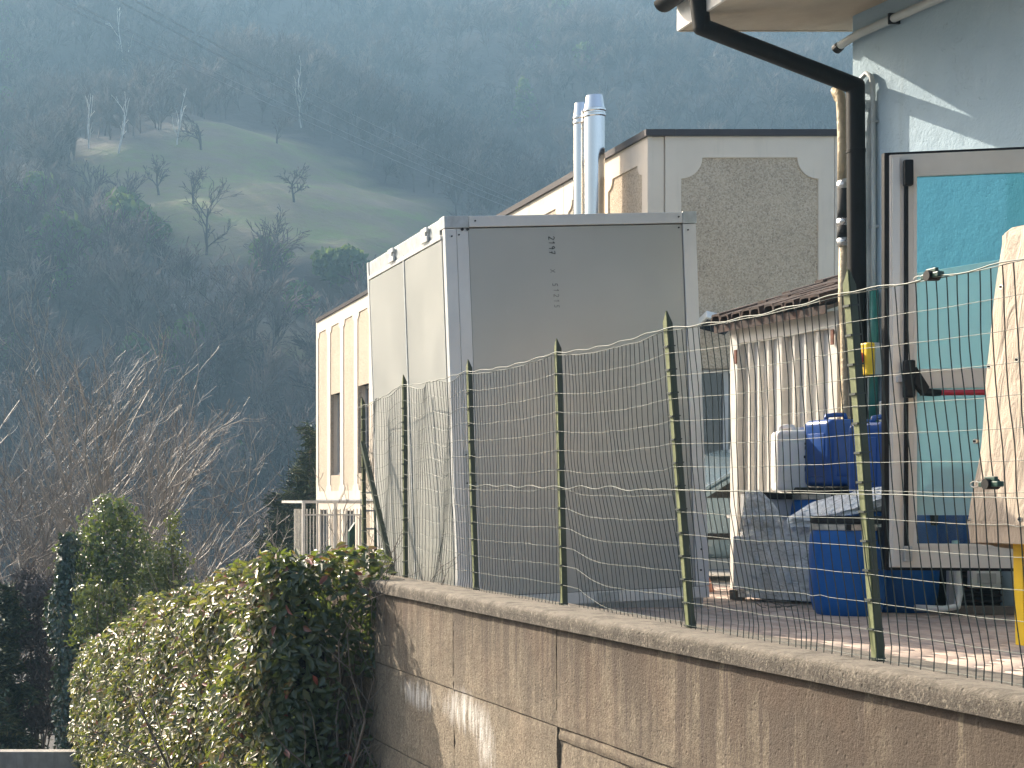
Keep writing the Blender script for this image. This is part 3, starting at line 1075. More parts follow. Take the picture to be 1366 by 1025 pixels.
# ------------------------------------------------------------------ street side ground
def street_z(y):
    y = np.asarray(y, dtype=float)
    return np.where(y < 9, -2.2, np.where(y < 40, -2.2 - 0.155 * (y - 9), -7.0))
sx = np.linspace(-25, 45, 50)
sy = np.concatenate([np.linspace(-6, 40, 40), np.linspace(42, 106, 14)])
SX, SY = np.meshgrid(sx, sy)
SZ = np.where(SY < 44, street_z(SY), -7.0 - 2.0 * np.clip((SY - 44) / 40, 0, 1)) + rng.normal(0, 0.02, SX.shape) + np.clip((SX - 6.5) / 4, 0, 1) * 0
SZ = SZ + np.clip((SX - 5) / 3, 0, 1) * np.clip((SY - 18) / 3, 0, 1) * np.clip((-0.9 - SZ) / 1.0, 0, 1) * 0
i2 = np.arange(SX.size).reshape(SX.shape)
SQ = np.stack([i2[:-1, :-1].ravel(), i2[:-1, 1:].ravel(), i2[1:, 1:].ravel(), i2[1:, :-1].ravel()], axis=1)
fast_mesh('street_ground', np.stack([SX.ravel(), SY.ravel(), SZ.ravel()], axis=1), SQ, M['ground'], smooth=True, kind='structure')


# ------------------------------------------------------------------ yard
def yard_z(x, y):
    return 0.0
yb = MB()
yb.box((10.0, 9.5, -1.3), (13.6, 17.0, 2.586))      # filled terrace behind the retaining wall: x 3.2..16.8, y 1..18
yb.build('yard_ground', M['concrete_plain'], kind='structure')
# brick paving
pv, pq, prn = [], [], []
g = np.random.default_rng(9)
cnt = 0
xs = np.arange(3.36, 8.6, 0.105)
for i, x in enumerate(xs):
    y0 = 3.4 + (0.105 if i % 2 else 0.0)
    for y in np.arange(y0, 13.6, 0.21):
        s = g.normal(0, 0.0012)
        zt = 0.0 + s
        x0, x1, a0, a1 = x + 0.003, x + 0.101, y + 0.003, y + 0.206
        e = 0.006
        vs = [(x0, a0, -0.006), (x1, a0, -0.006), (x1, a1, -0.006), (x0, a1, -0.006), (x0 + e, a0 + e, zt), (x1 - e, a0 + e, zt + g.normal(0, .0006)), (x1 - e, a1 - e, zt), (x0 + e, a1 - e, zt)]
        pv.extend(vs)
        o = cnt * 8
        pq.extend([(o + 4, o + 5, o + 6, o + 7), (o, o + 1, o + 5, o + 4), (o + 1, o + 2, o + 6, o + 5), (o + 2, o + 3, o + 7, o + 6), (o + 3, o, o + 4, o + 7)])
        prn.extend([g.uniform()] * 5)
        cnt += 1
pvm = fast_mesh('brick_paving', pv, pq, M['paver'], rnd=prn, kind='structure')

# ------------------------------------------------------------------ retaining wall
def cope_x(y):
    """outer edge of the coping along the wall"""
    if y >= 10.75:
        return 2.85 - (y - 10.75) * 0.02
    if y >= 6.2:
        return 3.01 + (2.85 - 3.01) * (y - 6.2) / 4.55
    return 3.06 + (3.01 - 3.06) * (y - 4.39) / 1.81

wall = thing('retaining_wall', 'stained old concrete retaining wall carrying the green mesh fence', 'wall', (3.1, 8.0, -2.2))
TOPZ, COPT = 0.195, 0.082
ys = [1.6, 4.3, 7.74, 9.25, 10.86, 13.1]
# backing
MB().hexa([(3.14, 1.6, -3.2), (3.20, 1.6, -3.2), (3.20, 13.1, -3.2), (3.14, 13.1, -3.2), (3.14, 1.6, 0.1), (3.20, 1.6, 0.1), (3.20, 13.1, 0.1), (3.14, 13.1, 0.1)]).build('backing', M['joint'], wall)


def rough_slab(name, mat, parent, y0, y1, z0, z1, xoff, thick, ny=40, nz=14, rough=0.004, edge=0.012, seed=0, front_only=False, topw=None):
    """a cast slab following the wall line, its face uneven and its arrises worn"""
    from mathutils import noise
    mb = MB()
    vs = []
    nyy = max(4, int((y1 - y0) * ny / 3))
    for j in range(nz + 1):
        for i in range(nyy + 1):
            y = y0 + (y1 - y0) * i / nyy
            z = z0 + (z1 - z0) * j / nz
            d = noise.noise(Vector((seed, y * 3.1, z * 3.1))) * rough + noise.noise(Vector((seed, y * 17, z * 17))) * rough * 0.5
            ed = min(i, nyy - i, j, nz - j)
            n2 = abs(noise.noise(Vector((seed + 5, y * 23, z * 23))))
            if ed == 0:
                d += edge * (0.35 + 1.6 * n2)
            vs.append((cope_x(y) + xoff + d, y, z))
    a = len(vs)
    f = []
    w_ = nyy + 1
    for j in range(nz):
        for i in range(nyy):
            f.append((j * w_ + i, j * w_ + i + 1, (j + 1) * w_ + i + 1, (j + 1) * w_ + i))
    f = [q[::-1] for q in f]
    # back sheet joined round the rim
    rim = [i for i in range(w_)] + [j * w_ + nyy for j in range(1, nz + 1)] + [nz * w_ + i for i in range(nyy - 1, -1, -1)] + [j * w_ for j in range(nz - 1, 0, -1)]
    back = []
    for r_ in rim:
        x, y, z = vs[r_]
        back.append(len(vs))
        vs.append((cope_x(y) + xoff + thick if topw is None else topw, y, z))
    n = len(rim)
    for i in range(n):
        j = (i + 1) % n
        f.append((rim[i], rim[j], back[j], back[i]))
    f.append(tuple(back[::-1]))
    mb.add(vs, f)
    o = mb.build(name, mat, parent, smooth=True, auto=45)
    return o


rows = [(0.108, -0.393), (-0.400, -0.955), (-0.962, -3.1)]
for a, b in zip(ys[:-1], ys[1:]):
    for r_, (zt, zb) in enumerate(rows):
        # right of the middle joint a second, narrow lift shows
        if a >= 1.6 and b <= 7.75 and r_ == 1:
            rough_slab('wall_panel', M['old_concrete'], wall, a + 0.004, b - 0.004, -0.462, zt, 0.035, 0.08, seed=a * 3 + r_, nz=3)
            rough_slab('wall_panel', M['old_concrete'], wall, a + 0.004, b - 0.004, zb, -0.468, 0.042, 0.08, seed=a * 3 + r_ + 0.5)
        else:
            rough_slab('wall_panel', M['old_concrete'], wall, a + 0.0035, b - 0.0035, zb, zt, 0.03 + 0.004 * ((int(a * 7) + r_) % 2), 0.08, seed=a * 3 + r_, nz=12 if r_ else 16, edge=0.006)
ycop = [1.6, 4.1, 6.7, 9.3, 11.9, 13.1]
for a, b in zip(ycop[:-1], ycop[1:]):
    # coping: face + top as one rounded, chipped block
    from mathutils import noise as _n
    vs, f = [], []
    ny_ = int((b - a) * 28)
    prof = [(0.0, TOPZ - COPT, 0.004), (0.0, TOPZ - COPT * 0.6, 0), (0.001, TOPZ - COPT * 0.28, 0), (0.006, TOPZ - 0.010, 0.008), (0.020, TOPZ, 0.006), (0.07, TOPZ + 0.002, 0), (0.15, TOPZ + 0.003, 0), (0.25, TOPZ + 0.002, 0), (0.34, TOPZ, 0), (0.40, TOPZ - 0.004, 0.0), (0.42, TOPZ - 0.05, 0), (0.42, -0.1, 0), (0.10, -0.1, 0), (0.10, TOPZ - COPT, 0)]
    m_ = len(prof)
    for i in range(ny_ + 1):
        y = a + 0.002 + (b - a - 0.004) * i / ny_
        for k, (dx, z, e) in enumerate(prof):
            n1 = _n.noise(Vector((y * 6, z * 9, k * 0.7))) * 0.004 + abs(_n.noise(Vector((y * 27, 3.3, k)))) * e
            if k >= 11: n1 = 0
            vs.append((cope_x(y) + dx + n1 * (1 if k < 5 else 0), y, z + (_n.noise(Vector((y * 9, k * 1.3, 8))) * 0.003 if 3 <= k < 10 else 0)))
    for i in range(ny_):
        for k in range(m_):
            k2 = (k + 1) % m_
            f.append((i * m_ + k, (i + 1) * m_ + k, (i + 1) * m_ + k2, i * m_ + k2))
    f.append(tuple(range(m_))[::-1])
    f.append(tuple(ny_ * m_ + k for k in range(m_)))
    mbx = MB().add(vs, [q[::-1] for q in f])
    o = mbx.build('coping_slab', M['coping'], wall, smooth=True, auto=50)
    bm = bmesh.new(); bm.from_mesh(o.data); bmesh.ops.recalc_face_normals(bm, faces=bm.faces); bm.to_mesh(o.data); bm.free()

# ------------------------------------------------------------------ cream industrial building
def ogee(x0, x1, z0, z1, r, ends=('t', 'b')):
    """panel field with stepped concave corners, as a loop"""
    def corner(cx, cz, sx, sz):
        pts = []
        n = 7
        for k in range(n + 1):
            t = math.pi / 2 * k / n
            # concave quarter, bulging into the field
            pts.append((cx + sx * r * (math.sin(t)), cz + sz * r * (math.cos(t))))
        return pts
    L = []
    # bottom left -> counter clockwise
    st = r * 0.14
    if 'b' in ends:
        L += [(x0, z0 + r + st)] and []
        L += [(x0, z0 + r + st), (x0 + st, z0 + r + st)][:1]
        c = corner(x0, z0, 1, 1)          # from (x0, z0+r) to (x0+r, z0)
        L += c
        L += [(x1 - r, z0)]
        c = corner(x1, z0, -1, 1)[::-1]
        L += c[1:]
    else:
        L += [(x0, z0), (x1, z0)]
    if 't' in ends:
        c = corner(x1, z1, -1, -1)
        L += [(x1, z1 - r - st)] + c
        L += [(x0 + r, z1)]
        c = corner(x0, z1, 1, -1)[::-1]
        L += c[1:] + [(x0, z1 - r - st)]
    else:
        L += [(x1, z1), (x0, z1)]
    out = []
    for p in L:
        if not out or (abs(p[0] - out[-1][0]) + abs(p[1] - out[-1][1])) > 1e-4:
            out.append(p)
    if abs(out[0][0] - out[-1][0]) + abs(out[0][1] - out[-1][1]) < 1e-4:
        out.pop()
    return out


ROOFZ = 4.90
cream = thing('industrial_building', 'cream precast industrial building with pebbled panels and dark flat roof edge', 'building', (9.5, 17.2, -5))
CX, CY = 7.60, 17.0
dX = 0.015

def side_pt(y):
    return Vector((CX + dX * (y - CY), y, 0))

# side facade: modules along y
mod = 1.27
nmod = 14
ay_up = Vector((0, 0, 1))
dirs = Vector((dX, 1, 0)).normalized()
win_mods = {12: 1, 11: 0, 10: 0, 9: 0}
for k in range(nmod):
    y0 = CY + k * mod + 0.004
    y1 = CY + (k + 1) * mod - 0.004
    w = y1 - y0
    o0 = side_pt(y1)
    # frame seen from -X: x axis runs towards the camera (-y), so the plate's normal points to -X
    ax = -dirs
    ox = Vector((o0.x, o0.y, 0))
    zb, zt = 0.80, ROOFZ
    fld = ogee(0.15, w - 0.15, 0.98, ROOFZ - 0.27, 0.13)
    MB().plate([(0, zb), (w, zb), (w, zt), (0, zt)], [fld], ox, ax, ay_up, 0.05).build('wall_panel', M['cream'], cream)
    iswin = k in (12, 10, 7, 4)
    fx0, fx1 = 0.13, w - 0.13
    if iswin:
        wx0, wx1, wz0, wz1 = 0.15, w - 0.15, 1.33, 3.12
        MB().plate([(fx0, 0.95), (fx1, 0.95), (fx1, zt - 0.2), (fx0, zt - 0.2)], [[(wx0 + .02, wz0), (wx1 - .02, wz0), (wx1 - .02, wz1), (wx0 + .02, wz1)]], ox + Vector((0.016, 0, 0)), ax, ay_up, 0.06).build('aggregate_field', M['aggregate'], cream)
        wn_ = MB().plate([(wx0, wz0), (wx1, wz0), (wx1, wz1), (wx0, wz1)], [[(wx0 + .06, wz0 + .06), (wx1 - .06, wz0 + .06), (wx1 - .06, wz1 - .06), (wx0 + .06, wz1 - .06)]], ox + Vector((0.16, 0, 0)), ax, ay_up, 0.05).build('window', M['grey_paint'], cream)
        MB().plate([(wx0 + .05, wz0 + .05), (wx1 - .05, wz0 + .05), (wx1 - .05, wz1 - .05), (wx0 + .05, wz1 - .05)], [], ox + Vector((0.19, 0, 0)), ax, ay_up, 0.01).build('pane', M['window_glass'], wn_)
        # reveals
        for (a, b) in (((wx0, wz0), (wx0 + .02, wz1)), ((wx1 - .02, wz0), (wx1, wz1))):
            MB().plate([a, (b[0], a[1]), b, (a[0], b[1])], [], ox + Vector((0.08, 0, 0)), ax, ay_up, 0.08).build('reveal', M['cream'], cream)
    else:
        MB().plate([(fx0, 0.95), (fx1, 0.95), (fx1, zt - 0.2), (fx0, zt - 0.2)], [], ox + Vector((0.016, 0, 0)), ax, ay_up, 0.02).build('aggregate_field', M['aggregate'], cream)
    # lower row, set back a little under the upper panels
    fl = ogee(0.15, w - 0.15, -2.2, 0.56, 0.10, ends=('t',))
    MB().plate([(0, -2.5), (w, -2.5), (w, 0.76), (0, 0.76)], [fl], ox + Vector((0.03, 0, 0)), ax, ay_up, 0.05).build('wall_panel', M['cream'], cream)
    if k in (13, 11, 9, 7, 5, 3):
        q = MB().plate([(fx0, -2.3), (fx1, -2.3), (fx1, 0.6), (fx0, 0.6)], [], ox + Vector((0.10, 0, 0)), ax, ay_up, 0.02)
        q.build('window', M['window_glass'], cream)
    else:
        MB().plate([(fx0, -2.3), (fx1, -2.3), (fx1, 0.6), (fx0, 0.6)], [], ox + Vector((0.046, 0, 0)), ax, ay_up, 0.02).build('aggregate_field', M['aggregate'], cream)
# front facade: x from CX, facing the camera
fxs = [0.0, 0.195, 2.12, 4.05, 5.98, 7.9]
for k, (a, b) in enumerate(zip(fxs[:-1], fxs[1:])):
    ox = Vector((CX + a + 0.004, CY, 0))
    w = b - a - 0.008
    if k == 0:
        MB().plate([(0, -1.0), (w, -1.0), (w, ROOFZ), (0, ROOFZ)], [], ox + Vector((0, 0.02, 0)), Vector((1, 0, 0)), ay_up, 0.06).build('corner_pier', M['cream'], cream)
        continue
    fld = ogee(0.18, w - 0.18, 0.2, ROOFZ - 0.24, 0.24)
    win = [(0.14, 1.10), (1.55, 1.10), (1.55, 2.29), (0.14, 2.29)]
    MB().plate([(0, -1.0), (w, -1.0), (w, ROOFZ), (0, ROOFZ)], [fld], ox, Vector((1, 0, 0)), ay_up, 0.05).build('wall_panel', M['cream'], cream)
    hole = [(0.42, 1.15), (1.62, 1.15), (1.62, 2.27), (0.42, 2.27)]
    if k == 1:
        MB().plate([(0.1, 0.1), (w - 0.1, 0.1), (w - 0.1, ROOFZ - 0.15), (0.1, ROOFZ - 0.15)], [hole], ox + Vector((0, 0.02, 0)), Vector((1, 0, 0)), ay_up, 0.14).build('aggregate_field', M['aggregate'], cream)
        wn_ = MB().plate([(0.40, 1.13), (1.64, 1.13), (1.64, 2.29), (0.40, 2.29)], [[(0.46, 1.19), (0.74, 1.19), (0.74, 2.23), (0.46, 2.23)], [(0.80, 1.19), (1.58, 1.19), (1.58, 2.23), (0.80, 2.23)]], ox + Vector((0, 0.17, 0)), Vector((1, 0, 0)), ay_up, 0.05).build('window', M['grey_paint'], cream)
        MB().plate([(0.45, 1.18), (0.75, 1.18), (0.75, 2.24), (0.45, 2.24)], [], ox + Vector((0, 0.19, 0)), Vector((1, 0, 0)), ay_up, 0.01).build('pane', M['window_glass'], wn_)
        MB().plate([(0.79, 1.18), (1.59, 1.18), (1.59, 2.24), (0.79, 2.24)], [], ox + Vector((0, 0.19, 0)), Vector((1, 0, 0)), ay_up, 0.01).build('pane', M['window_glass'], wn_)
        MB().box((ox.x + 1.02, CY + 0.02, 1.11), (1.30, 0.12, 0.035)).build('window_sill', M['concrete_plain'], cream)
    else:
        MB().plate([(0.1, 0.1), (w - 0.1, 0.1), (w - 0.1, ROOFZ - 0.15), (0.1, ROOFZ - 0.15)], [], ox + Vector((0, 0.02, 0)), Vector((1, 0, 0)), ay_up, 0.14).build('aggregate_field', M['aggregate'], cream)
# core and roof
yE = CY + nmod * mod
xE = CX + 7.9
a0, a1 = side_pt(CY), side_pt(yE)
MB().hexa([(a0.x + .24, CY + .24, -2.6), (xE, CY + .24, -2.6), (xE, yE - .02, -2.6), (a1.x + .24, yE - .02, -2.6), (a0.x + .24, CY + .24, ROOFZ - .04), (xE, CY + .24, ROOFZ - .04), (xE, yE - .02, ROOFZ - .04), (a1.x + .24, yE - .02, ROOFZ - .04)]).build('core_wall', M['dark_wall'], cream)
MB().hexa([(a1.x, yE - .015, -2.6), (xE, yE - .015, -2.6), (xE, yE + .05, -2.6), (a1.x, yE + .05, -2.6), (a1.x, yE - .015, ROOFZ), (xE, yE - .015, ROOFZ), (xE, yE + .05, ROOFZ), (a1.x, yE + .05, ROOFZ)]).build('end_wall', M['cream'], cream)
# fill between wall panels and core along the top
MB().hexa([(a0.x + .05, CY + .06, ROOFZ - .20), (a0.x + .24, CY + .06, ROOFZ - .20), (a1.x + .24, yE - .03, ROOFZ - .20), (a1.x + .05, yE - .03, ROOFZ - .20), (a0.x + .05, CY + .06, ROOFZ - .003), (a0.x + .24, CY + .06, ROOFZ - .003), (a1.x + .24, yE - .03, ROOFZ - .003), (a1.x + .05, yE - .03, ROOFZ - .003)]).build('parapet_core', M['cream'], cream)
# dark sheet capping, one length per two modules
for k in range(0, nmod, 2):
    p0, p1 = side_pt(CY + k * mod - (0.035 if k == 0 else 0)), side_pt(CY + (k + 2) * mod - 0.006)
    MB().hexa([(p0.x - .035, p0.y, ROOFZ + .001), (p0.x + .30, p0.y, ROOFZ + .001), (p1.x + .30, p1.y, ROOFZ + .001), (p1.x - .035, p1.y, ROOFZ + .001),
               (p0.x - .035, p0.y, ROOFZ + .075), (p0.x + .30, p0.y, ROOFZ + .075), (p1.x + .30, p1.y, ROOFZ + .075), (p1.x - .035, p1.y, ROOFZ + .075)]).build('roof_edge', M['roof_trim'], cream)
MB().box(((CX + .305 + xE) / 2, CY + .12, ROOFZ + .038), (xE - CX - .305, .31, .073)).build('roof_edge', M['roof_trim'], cream)
MB().box(((CX + .6 + xE) / 2, (CY + yE) / 2 + .2, ROOFZ - .02), (xE - CX - .7, yE - CY - .5, .03)).build('roof', M['roof_trim'], cream)
MB().plate([(0.0, 0.765), (17.7, 0.765), (17.7, 0.797), (0, 0.797)], [], side_pt(yE - .02) + Vector((-.02, 0, 0)), -dirs, ay_up, 0.08).build('ledge', M['grey_paint'], cream)

# small floodlight on the front of the cream building
fl = thing('floodlight', 'small silver floodlight on the pebbled wall right of the metal cabin', 'floodlight', (8.23, 16.8, 2.75))
MB().box((8.27, 16.90, 2.76), (.05, .18, .05)).build('bracket', M['grey_paint'], fl)
MB().box((8.25, 16.75, 2.76), (.34, .22, .09), Matrix.Rotation(R(14), 3, 'Y') @ Matrix.Rotation(R(-25), 3, 'X')).build('housing', M['aluminium'], fl, bevel=.012)
MB().box((8.245, 16.74, 2.705), (.30, .18, .012), Matrix.Rotation(R(14), 3, 'Y') @ Matrix.Rotation(R(-25), 3, 'X')).build('lens', M['window_glass'], fl)

# ------------------------------------------------------------------ steel flues
def flue(label, x, y, r, ztop, seams):
    t = thing('chimney_flue', label, 'flue', (x, y, 0), 'twin steel flues')
    MB().lathe((x, y, 0), [(r, 0), (r, ztop - .26)], 40).build('pipe', M['chrome'], t, smooth=True, auto=40)
    cz = ztop - .26
    MB().lathe((x, y, cz), [(r * 1.01, 0), (r * 1.10, .012), (r * 1.10, .035), (r * 1.03, .045), (r * 1.03, .06), (r * 1.12, .072), (r * 1.12, .095), (r * .98, .105), (r * .78, .26), (r * .70, .26), (r * .70, .20)], 40).build('cowl', M['chrome'], t, smooth=True, auto=30)
    for z in seams:
        MB().lathe((x, y, z), [(r * 1.005, -.025), (r * 1.05, -.022), (r * 1.05, -.012), (r * 1.02, -.006), (r * 1.02, .006), (r * 1.05, .012), (r * 1.05, .022), (r * 1.005, .025)], 40).build('clamp_band', M['chrome'], t, smooth=True, auto=30)
    return t
t = flue('nearer and taller of the two polished steel flues above the metal cabin', 7.30, 17.75, .117, EYE + 540 * 17.75 / 2000, [2.85, 2.07, 3.17, 1.0, 0.4])
MB().tube([(7.37, 17.8, 3.28), (7.46, 17.82, 3.28), (7.64, 17.85, 3.27)], .028, 10).build('bracket', M['galvanised'], t)
t = flue('thinner steel flue just behind and left of the taller one', 7.30, 18.15, .085, EYE + 530 * 18.15 / 2000, [2.72, 2.02, 2.95, .9])
MB().tube([(7.33, 18.2, 3.0), (7.64, 18.25, 3.0)], .022, 8).build('bracket', M['galvanised'], t)
dr = thing('drain_pipe', 'beige drain pipe with a dark elbow on the cream wall beside the flues', 'pipe', (7.5, 18.0, 0))
MB().tube([(7.53, 18.02, 0), (7.53, 18.02, 3.0), (7.53, 18.02, 3.35)], .045, 12).build('pipe', M['beige_pipe'], dr, smooth=True)
MB().tube([(7.53, 18.02, 3.35), (7.54, 18.02, 3.47), (7.60, 18.03, 3.54), (7.68, 18.04, 3.56)], .055, 12).build('elbow', M['brown_metal'], dr, smooth=True)

# ------------------------------------------------------------------ metal cabin (insulated panel box), standing slightly out of true
B0 = Vector((3.405, 10.60, 0.0))
ex = Vector((1.865, 0.20, 0.073)); WX = ex.length; ex.normalize()
ez = Vector((-0.036, 0.004, 1.0)).normalized()
ey = Vector((0.0, 1.0, 0.0))
DY, HZ = 2.07, 2.78

def bx(x, y, z):
    return B0 + ex * x + ey * y + ez * z

def cab_box(mb, x0, x1, y0, y1, z0, z1):
    return mb.hexa([bx(x0, y0, z0), bx(x1, y0, z0), bx(x1, y1, z0), bx(x0, y1, z0), bx(x0, y0, z1), bx(x1, y0, z1), bx(x1, y1, z1), bx(x0, y1, z1)])

cab = thing('metal_cabin', 'tall windowless cabin of grey insulated metal panels behind the fence', 'cabin', B0)
W_ = WX
cab_box(MB(), 0.03, W_ - 0.03, 0.02, DY - 0.02, 0.06, HZ - 0.03).build('core', M['dark_wall'], cab)
cab_box(MB(), 0.175, W_ - 0.10, 0.004, 0.02, 0.085, HZ - 0.085).build('front_panel', M['skin'], cab, bevel=0.003)
cab_box(MB(), 0.085, 0.171, -0.002, 0.022, 0.085, HZ - 0.085).build('post_flange', M['aluminium'], cab, bevel=0.002)
cab_box(MB(), -0.004, 0.082, -0.006, 0.055, 0.085, HZ - 0.085).build('corner_post', M['aluminium'], cab, bevel=0.004)
cab_box(MB(), W_ - 0.095, W_ + 0.004, -0.006, 0.07, 0.085, HZ - 0.085).build('corner_post', M['aluminium'], cab, bevel=0.004)
cab_box(MB(), 0.175, W_ - 0.098, -0.012, 0.05, HZ - 0.078, HZ).build('top_rail', M['aluminium'], cab, bevel=0.004)
cab_box(MB(), -0.008, 0.172, -0.014, 0.10, HZ - 0.082, HZ + 0.003).build('corner_bracket', M['galvanised'], cab, bevel=0.003)
cab_box(MB(), W_ - 0.096, W_ + 0.008, -0.014, 0.10, HZ - 0.082, HZ + 0.003).build('corner_bracket', M['galvanised'], cab, bevel=0.003)
cab_box(MB(), 0.0, W_, -0.008, 0.05, 0.0, 0.081).build('skirt', M['aluminium'], cab, bevel=0.003)
cab_box(MB(), 1.02, 1.19, -0.014, -0.009, 0.008, 0.074).build('skirt_plate', M['galvanised'], cab)
# left side: two panels with a seam, top rail with clips
cab_box(MB(), -0.010, 0.02, 0.06, 0.985, 0.085, HZ - 0.155).build('side_panel', M['skin'], cab, bevel=0.003)
cab_box(MB(), -0.010, 0.02, 1.012, DY - 0.05, 0.085, HZ - 0.155).build('side_panel', M['skin'], cab, bevel=0.003)
cab_box(MB(), -0.016, -0.002, 0.984, 1.013, 0.085, HZ - 0.11).build('seam_strip', M['galvanised'], cab)
cab_box(MB(), -0.018, 0.02, 0.06, DY - 0.05, HZ - 0.150, HZ - 0.118).build('side_rail', M['aluminium'], cab, bevel=0.003)
cab_box(MB(), -0.006, 0.02, 0.104, DY - 0.05, HZ - 0.113, HZ - 0.004).build('upper_rail', M['galvanised'], cab, bevel=0.003)
cab_box(MB(), -0.014, 0.04, DY - 0.045, DY, 0.0, HZ).build('corner_post', M['aluminium'], cab, bevel=0.003)
cab_box(MB(), -0.014, 0.02, 0.056, DY - 0.05, 0.0, 0.08).build('skirt', M['aluminium'], cab, bevel=0.003)
for yy in (0.33, 1.22):
    mb = MB()
    cab_box(mb, -0.034, -0.018, yy, yy + 0.14, HZ - 0.045, HZ - 0.010)
    cab_box(mb, -0.034, -0.018, yy + 0.04, yy + 0.10, HZ - 0.075, HZ - 0.045)
    cab_box(mb, -0.034, -0.018, yy, yy + 0.14, HZ - 0.115, HZ - 0.075)
    cab_box(mb, -0.018, -0.006, yy + 0.02, yy + 0.12, HZ - 0.11, HZ - 0.015)
    mb.build('clip', M['aluminium'], cab, bevel=0.003)
cab_box(MB(), 0.0, W_, 0.0, DY, HZ - 0.02, HZ - 0.004).build('roof', M['galvanised'], cab)
cab_box(MB(), W_ - 0.01, W_ + 0.002, 0.07, DY, 0.0, HZ - .01).build('side_panel', M['skin'], cab)
def rivet(x, z, y=-0.004, r=0.008, mat='black_rubber'):
    c = bx(x, y, z)
    MB().lathe(c, [(r, -0.003), (r, 0.003)], 10)
    mb = MB()
    mb.tube([c, c - Vector((0, 0.006, 0))], r, 8)
    mb.build('rivet', M[mat], cab)
for (x, z, y, r_) in [(0.125, HZ - .092, -0.006, .011), (0.165, HZ - .092, -0.006, .011), (0.045, HZ - .14, -0.008, .006), (0.10, HZ - .13, -0.004, .006), (W_ - .13, HZ - .035, -.014, .006), (0.22, HZ - .035, -.014, .006),
                     (W_ - .125, HZ - .11, .002, .006), (W_ - .06, HZ - .13, -.008, .006), (0.13, 1.62, -.004, .013), (W_ - .05, 0.35, -.008, .007), (W_ - .06, .20, -.008, .007), (0.12, .2, -.004, .007)]:
    rivet(x, z, y, r_)
cab_box(MB(), 0.075, 0.165, -0.010, -0.003, 0.86, 1.12).build('lock_plate', M['galvanised'], cab, bevel=0.002)
for (dx, dz) in ((.09, .89), (.15, .89), (.09, 1.09), (.15, 1.09), (.12, 1.0)):
    rivet(dx, dz, -.011, .006)

# marker writing on the front panel, written top to bottom: 2197 x 5,1215 (fading)
GL = {'2': [[(0, .8), (.25, 1), (.6, .85), (.5, .5), (0, 0), (.65, .02)]], '1': [[(.1, .7), (.4, 1), (.3, 0)]], '9': [[(.6, .75), (.3, 1), (.05, .75), (.25, .5), (.6, .7), (.45, 0)]],
      '7': [[(.05, .95), (.65, 1), (.25, 0)], [(.1, .45), (.55, .5)]], 'x': [[(0, .75), (.6, .05)], [(.6, .8), (0, 0)]], '5': [[(.6, 1), (.15, .95), (.1, .55), (.5, .55), (.5, .1), (0, .05)]], ',': [[(.2, .1), (.1, -.15)]], ' ': []}
def write(txt, x, z, h, mat, adv):
    for ch in txt:
        for st in GL[ch]:
            pts = [bx(x + q[1] * h - h * .5 + q[0] * .0 , 0.0015, z - q[0] * h * .8) for q in st]
            mb = MB()
            for a, b in zip(pts[:-1], pts[1:]):
                mb.bar(a, b, 0.0042, 0.002, up=(0, 1, 0))
            mb.build('handwriting', M[mat], cab)
        z -= adv
MB().hexa([(3.44, 10.65, .001), (5.24, 10.83, .001), (5.24, 12.5, .001), (3.44, 12.5, .001), bx(.03, .03, .004), bx(W_ - .03, .03, .004), bx(W_ - .03, 1.9, .004), bx(.03, 1.9, .004)]).build('base_plinth', M['galvanised'], cab)
zt = EYE + (668 - 321) * .0054 - 0.0
xw = 0.79
write('2197', xw, 2.625, .044, 'ink', .034)
write('x', xw + .004, 2.39, .045, 'ink_faint', .05)
write('5', xw + .012, 2.29, .04, 'ink_faint', .05)
write('1215', xw + .02, 2.25, .038, 'ink_faint', .038)

# ------------------------------------------------------------------ blue building
blue = thing('blue_building', 'pale blue rendered building with a wide beige eave and dark downpipe', 'building', (9.0, 8.0, 0))
def bwx(y):
    return 6.83 + 0.124 * (11.7 - y)
EZ = 4.55
p0, p1 = (bwx(11.7), 11.7), (bwx(3.0), 3.0)
MB().hexa([(p0[0], 11.7, -.05), (p1[0], 3.0, -.05), (p1[0] + .3, 3.0, -.05), (p0[0] + .3, 11.7, -.05), (p0[0], 11.7, EZ + .1), (p1[0], 3.0, EZ + .1), (p1[0] + .3, 3.0, EZ + .1), (p0[0] + .3, 11.7, EZ + .1)]).build('wall', M['blue_wall'], blue)
MB().box(((p0[0] + .3 + 13) / 2, 11.55, EZ / 2), (13 - p0[0] - .3, .3, EZ + .1)).build('rear_wall', M['blue_wall'], blue)
MB().box(((p0[0] + .6 + 13) / 2, 7.0, EZ + .15), (13 - p0[0], 8.6, .1)).build('ceiling_slab', M['dark_wall'], blue)
# eave: boarded and rendered soffit, fascia, roof sheet
EX = 5.645
YR = 12.05
MB().hexa([(EX, 3.0, EZ), (9.5, 3.0, EZ), (9.5, YR, EZ), (EX, YR, EZ + .0), (EX, 3.0, EZ + .04), (9.5, 3.0, EZ + .04), (9.5, YR, EZ + .04), (EX, YR, EZ + .04)]).build('soffit', M['soffit'], blue)
MB().box((EX - .012, (3 + YR) / 2, EZ + .115), (.024, YR - 3, .245)).build('fascia', M['white_paint'], blue)
MB().box((EX + 1.9, YR + .012, EZ + .10), (3.8, .024, .21)).build('rear_fascia', M['soffit'], blue)
MB().hexa([(EX - .10, 2.9, EZ + .235), (13, 2.9, EZ + 2.0), (13, YR + .1, EZ + 2.0), (EX - .10, YR + .1, EZ + .235), (EX - .10, 2.9, EZ + .275), (13, 2.9, EZ + 2.04), (13, YR + .1, EZ + 2.04), (EX - .10, YR + .1, EZ + .275)]).build('roof', M['old_tile'], blue)
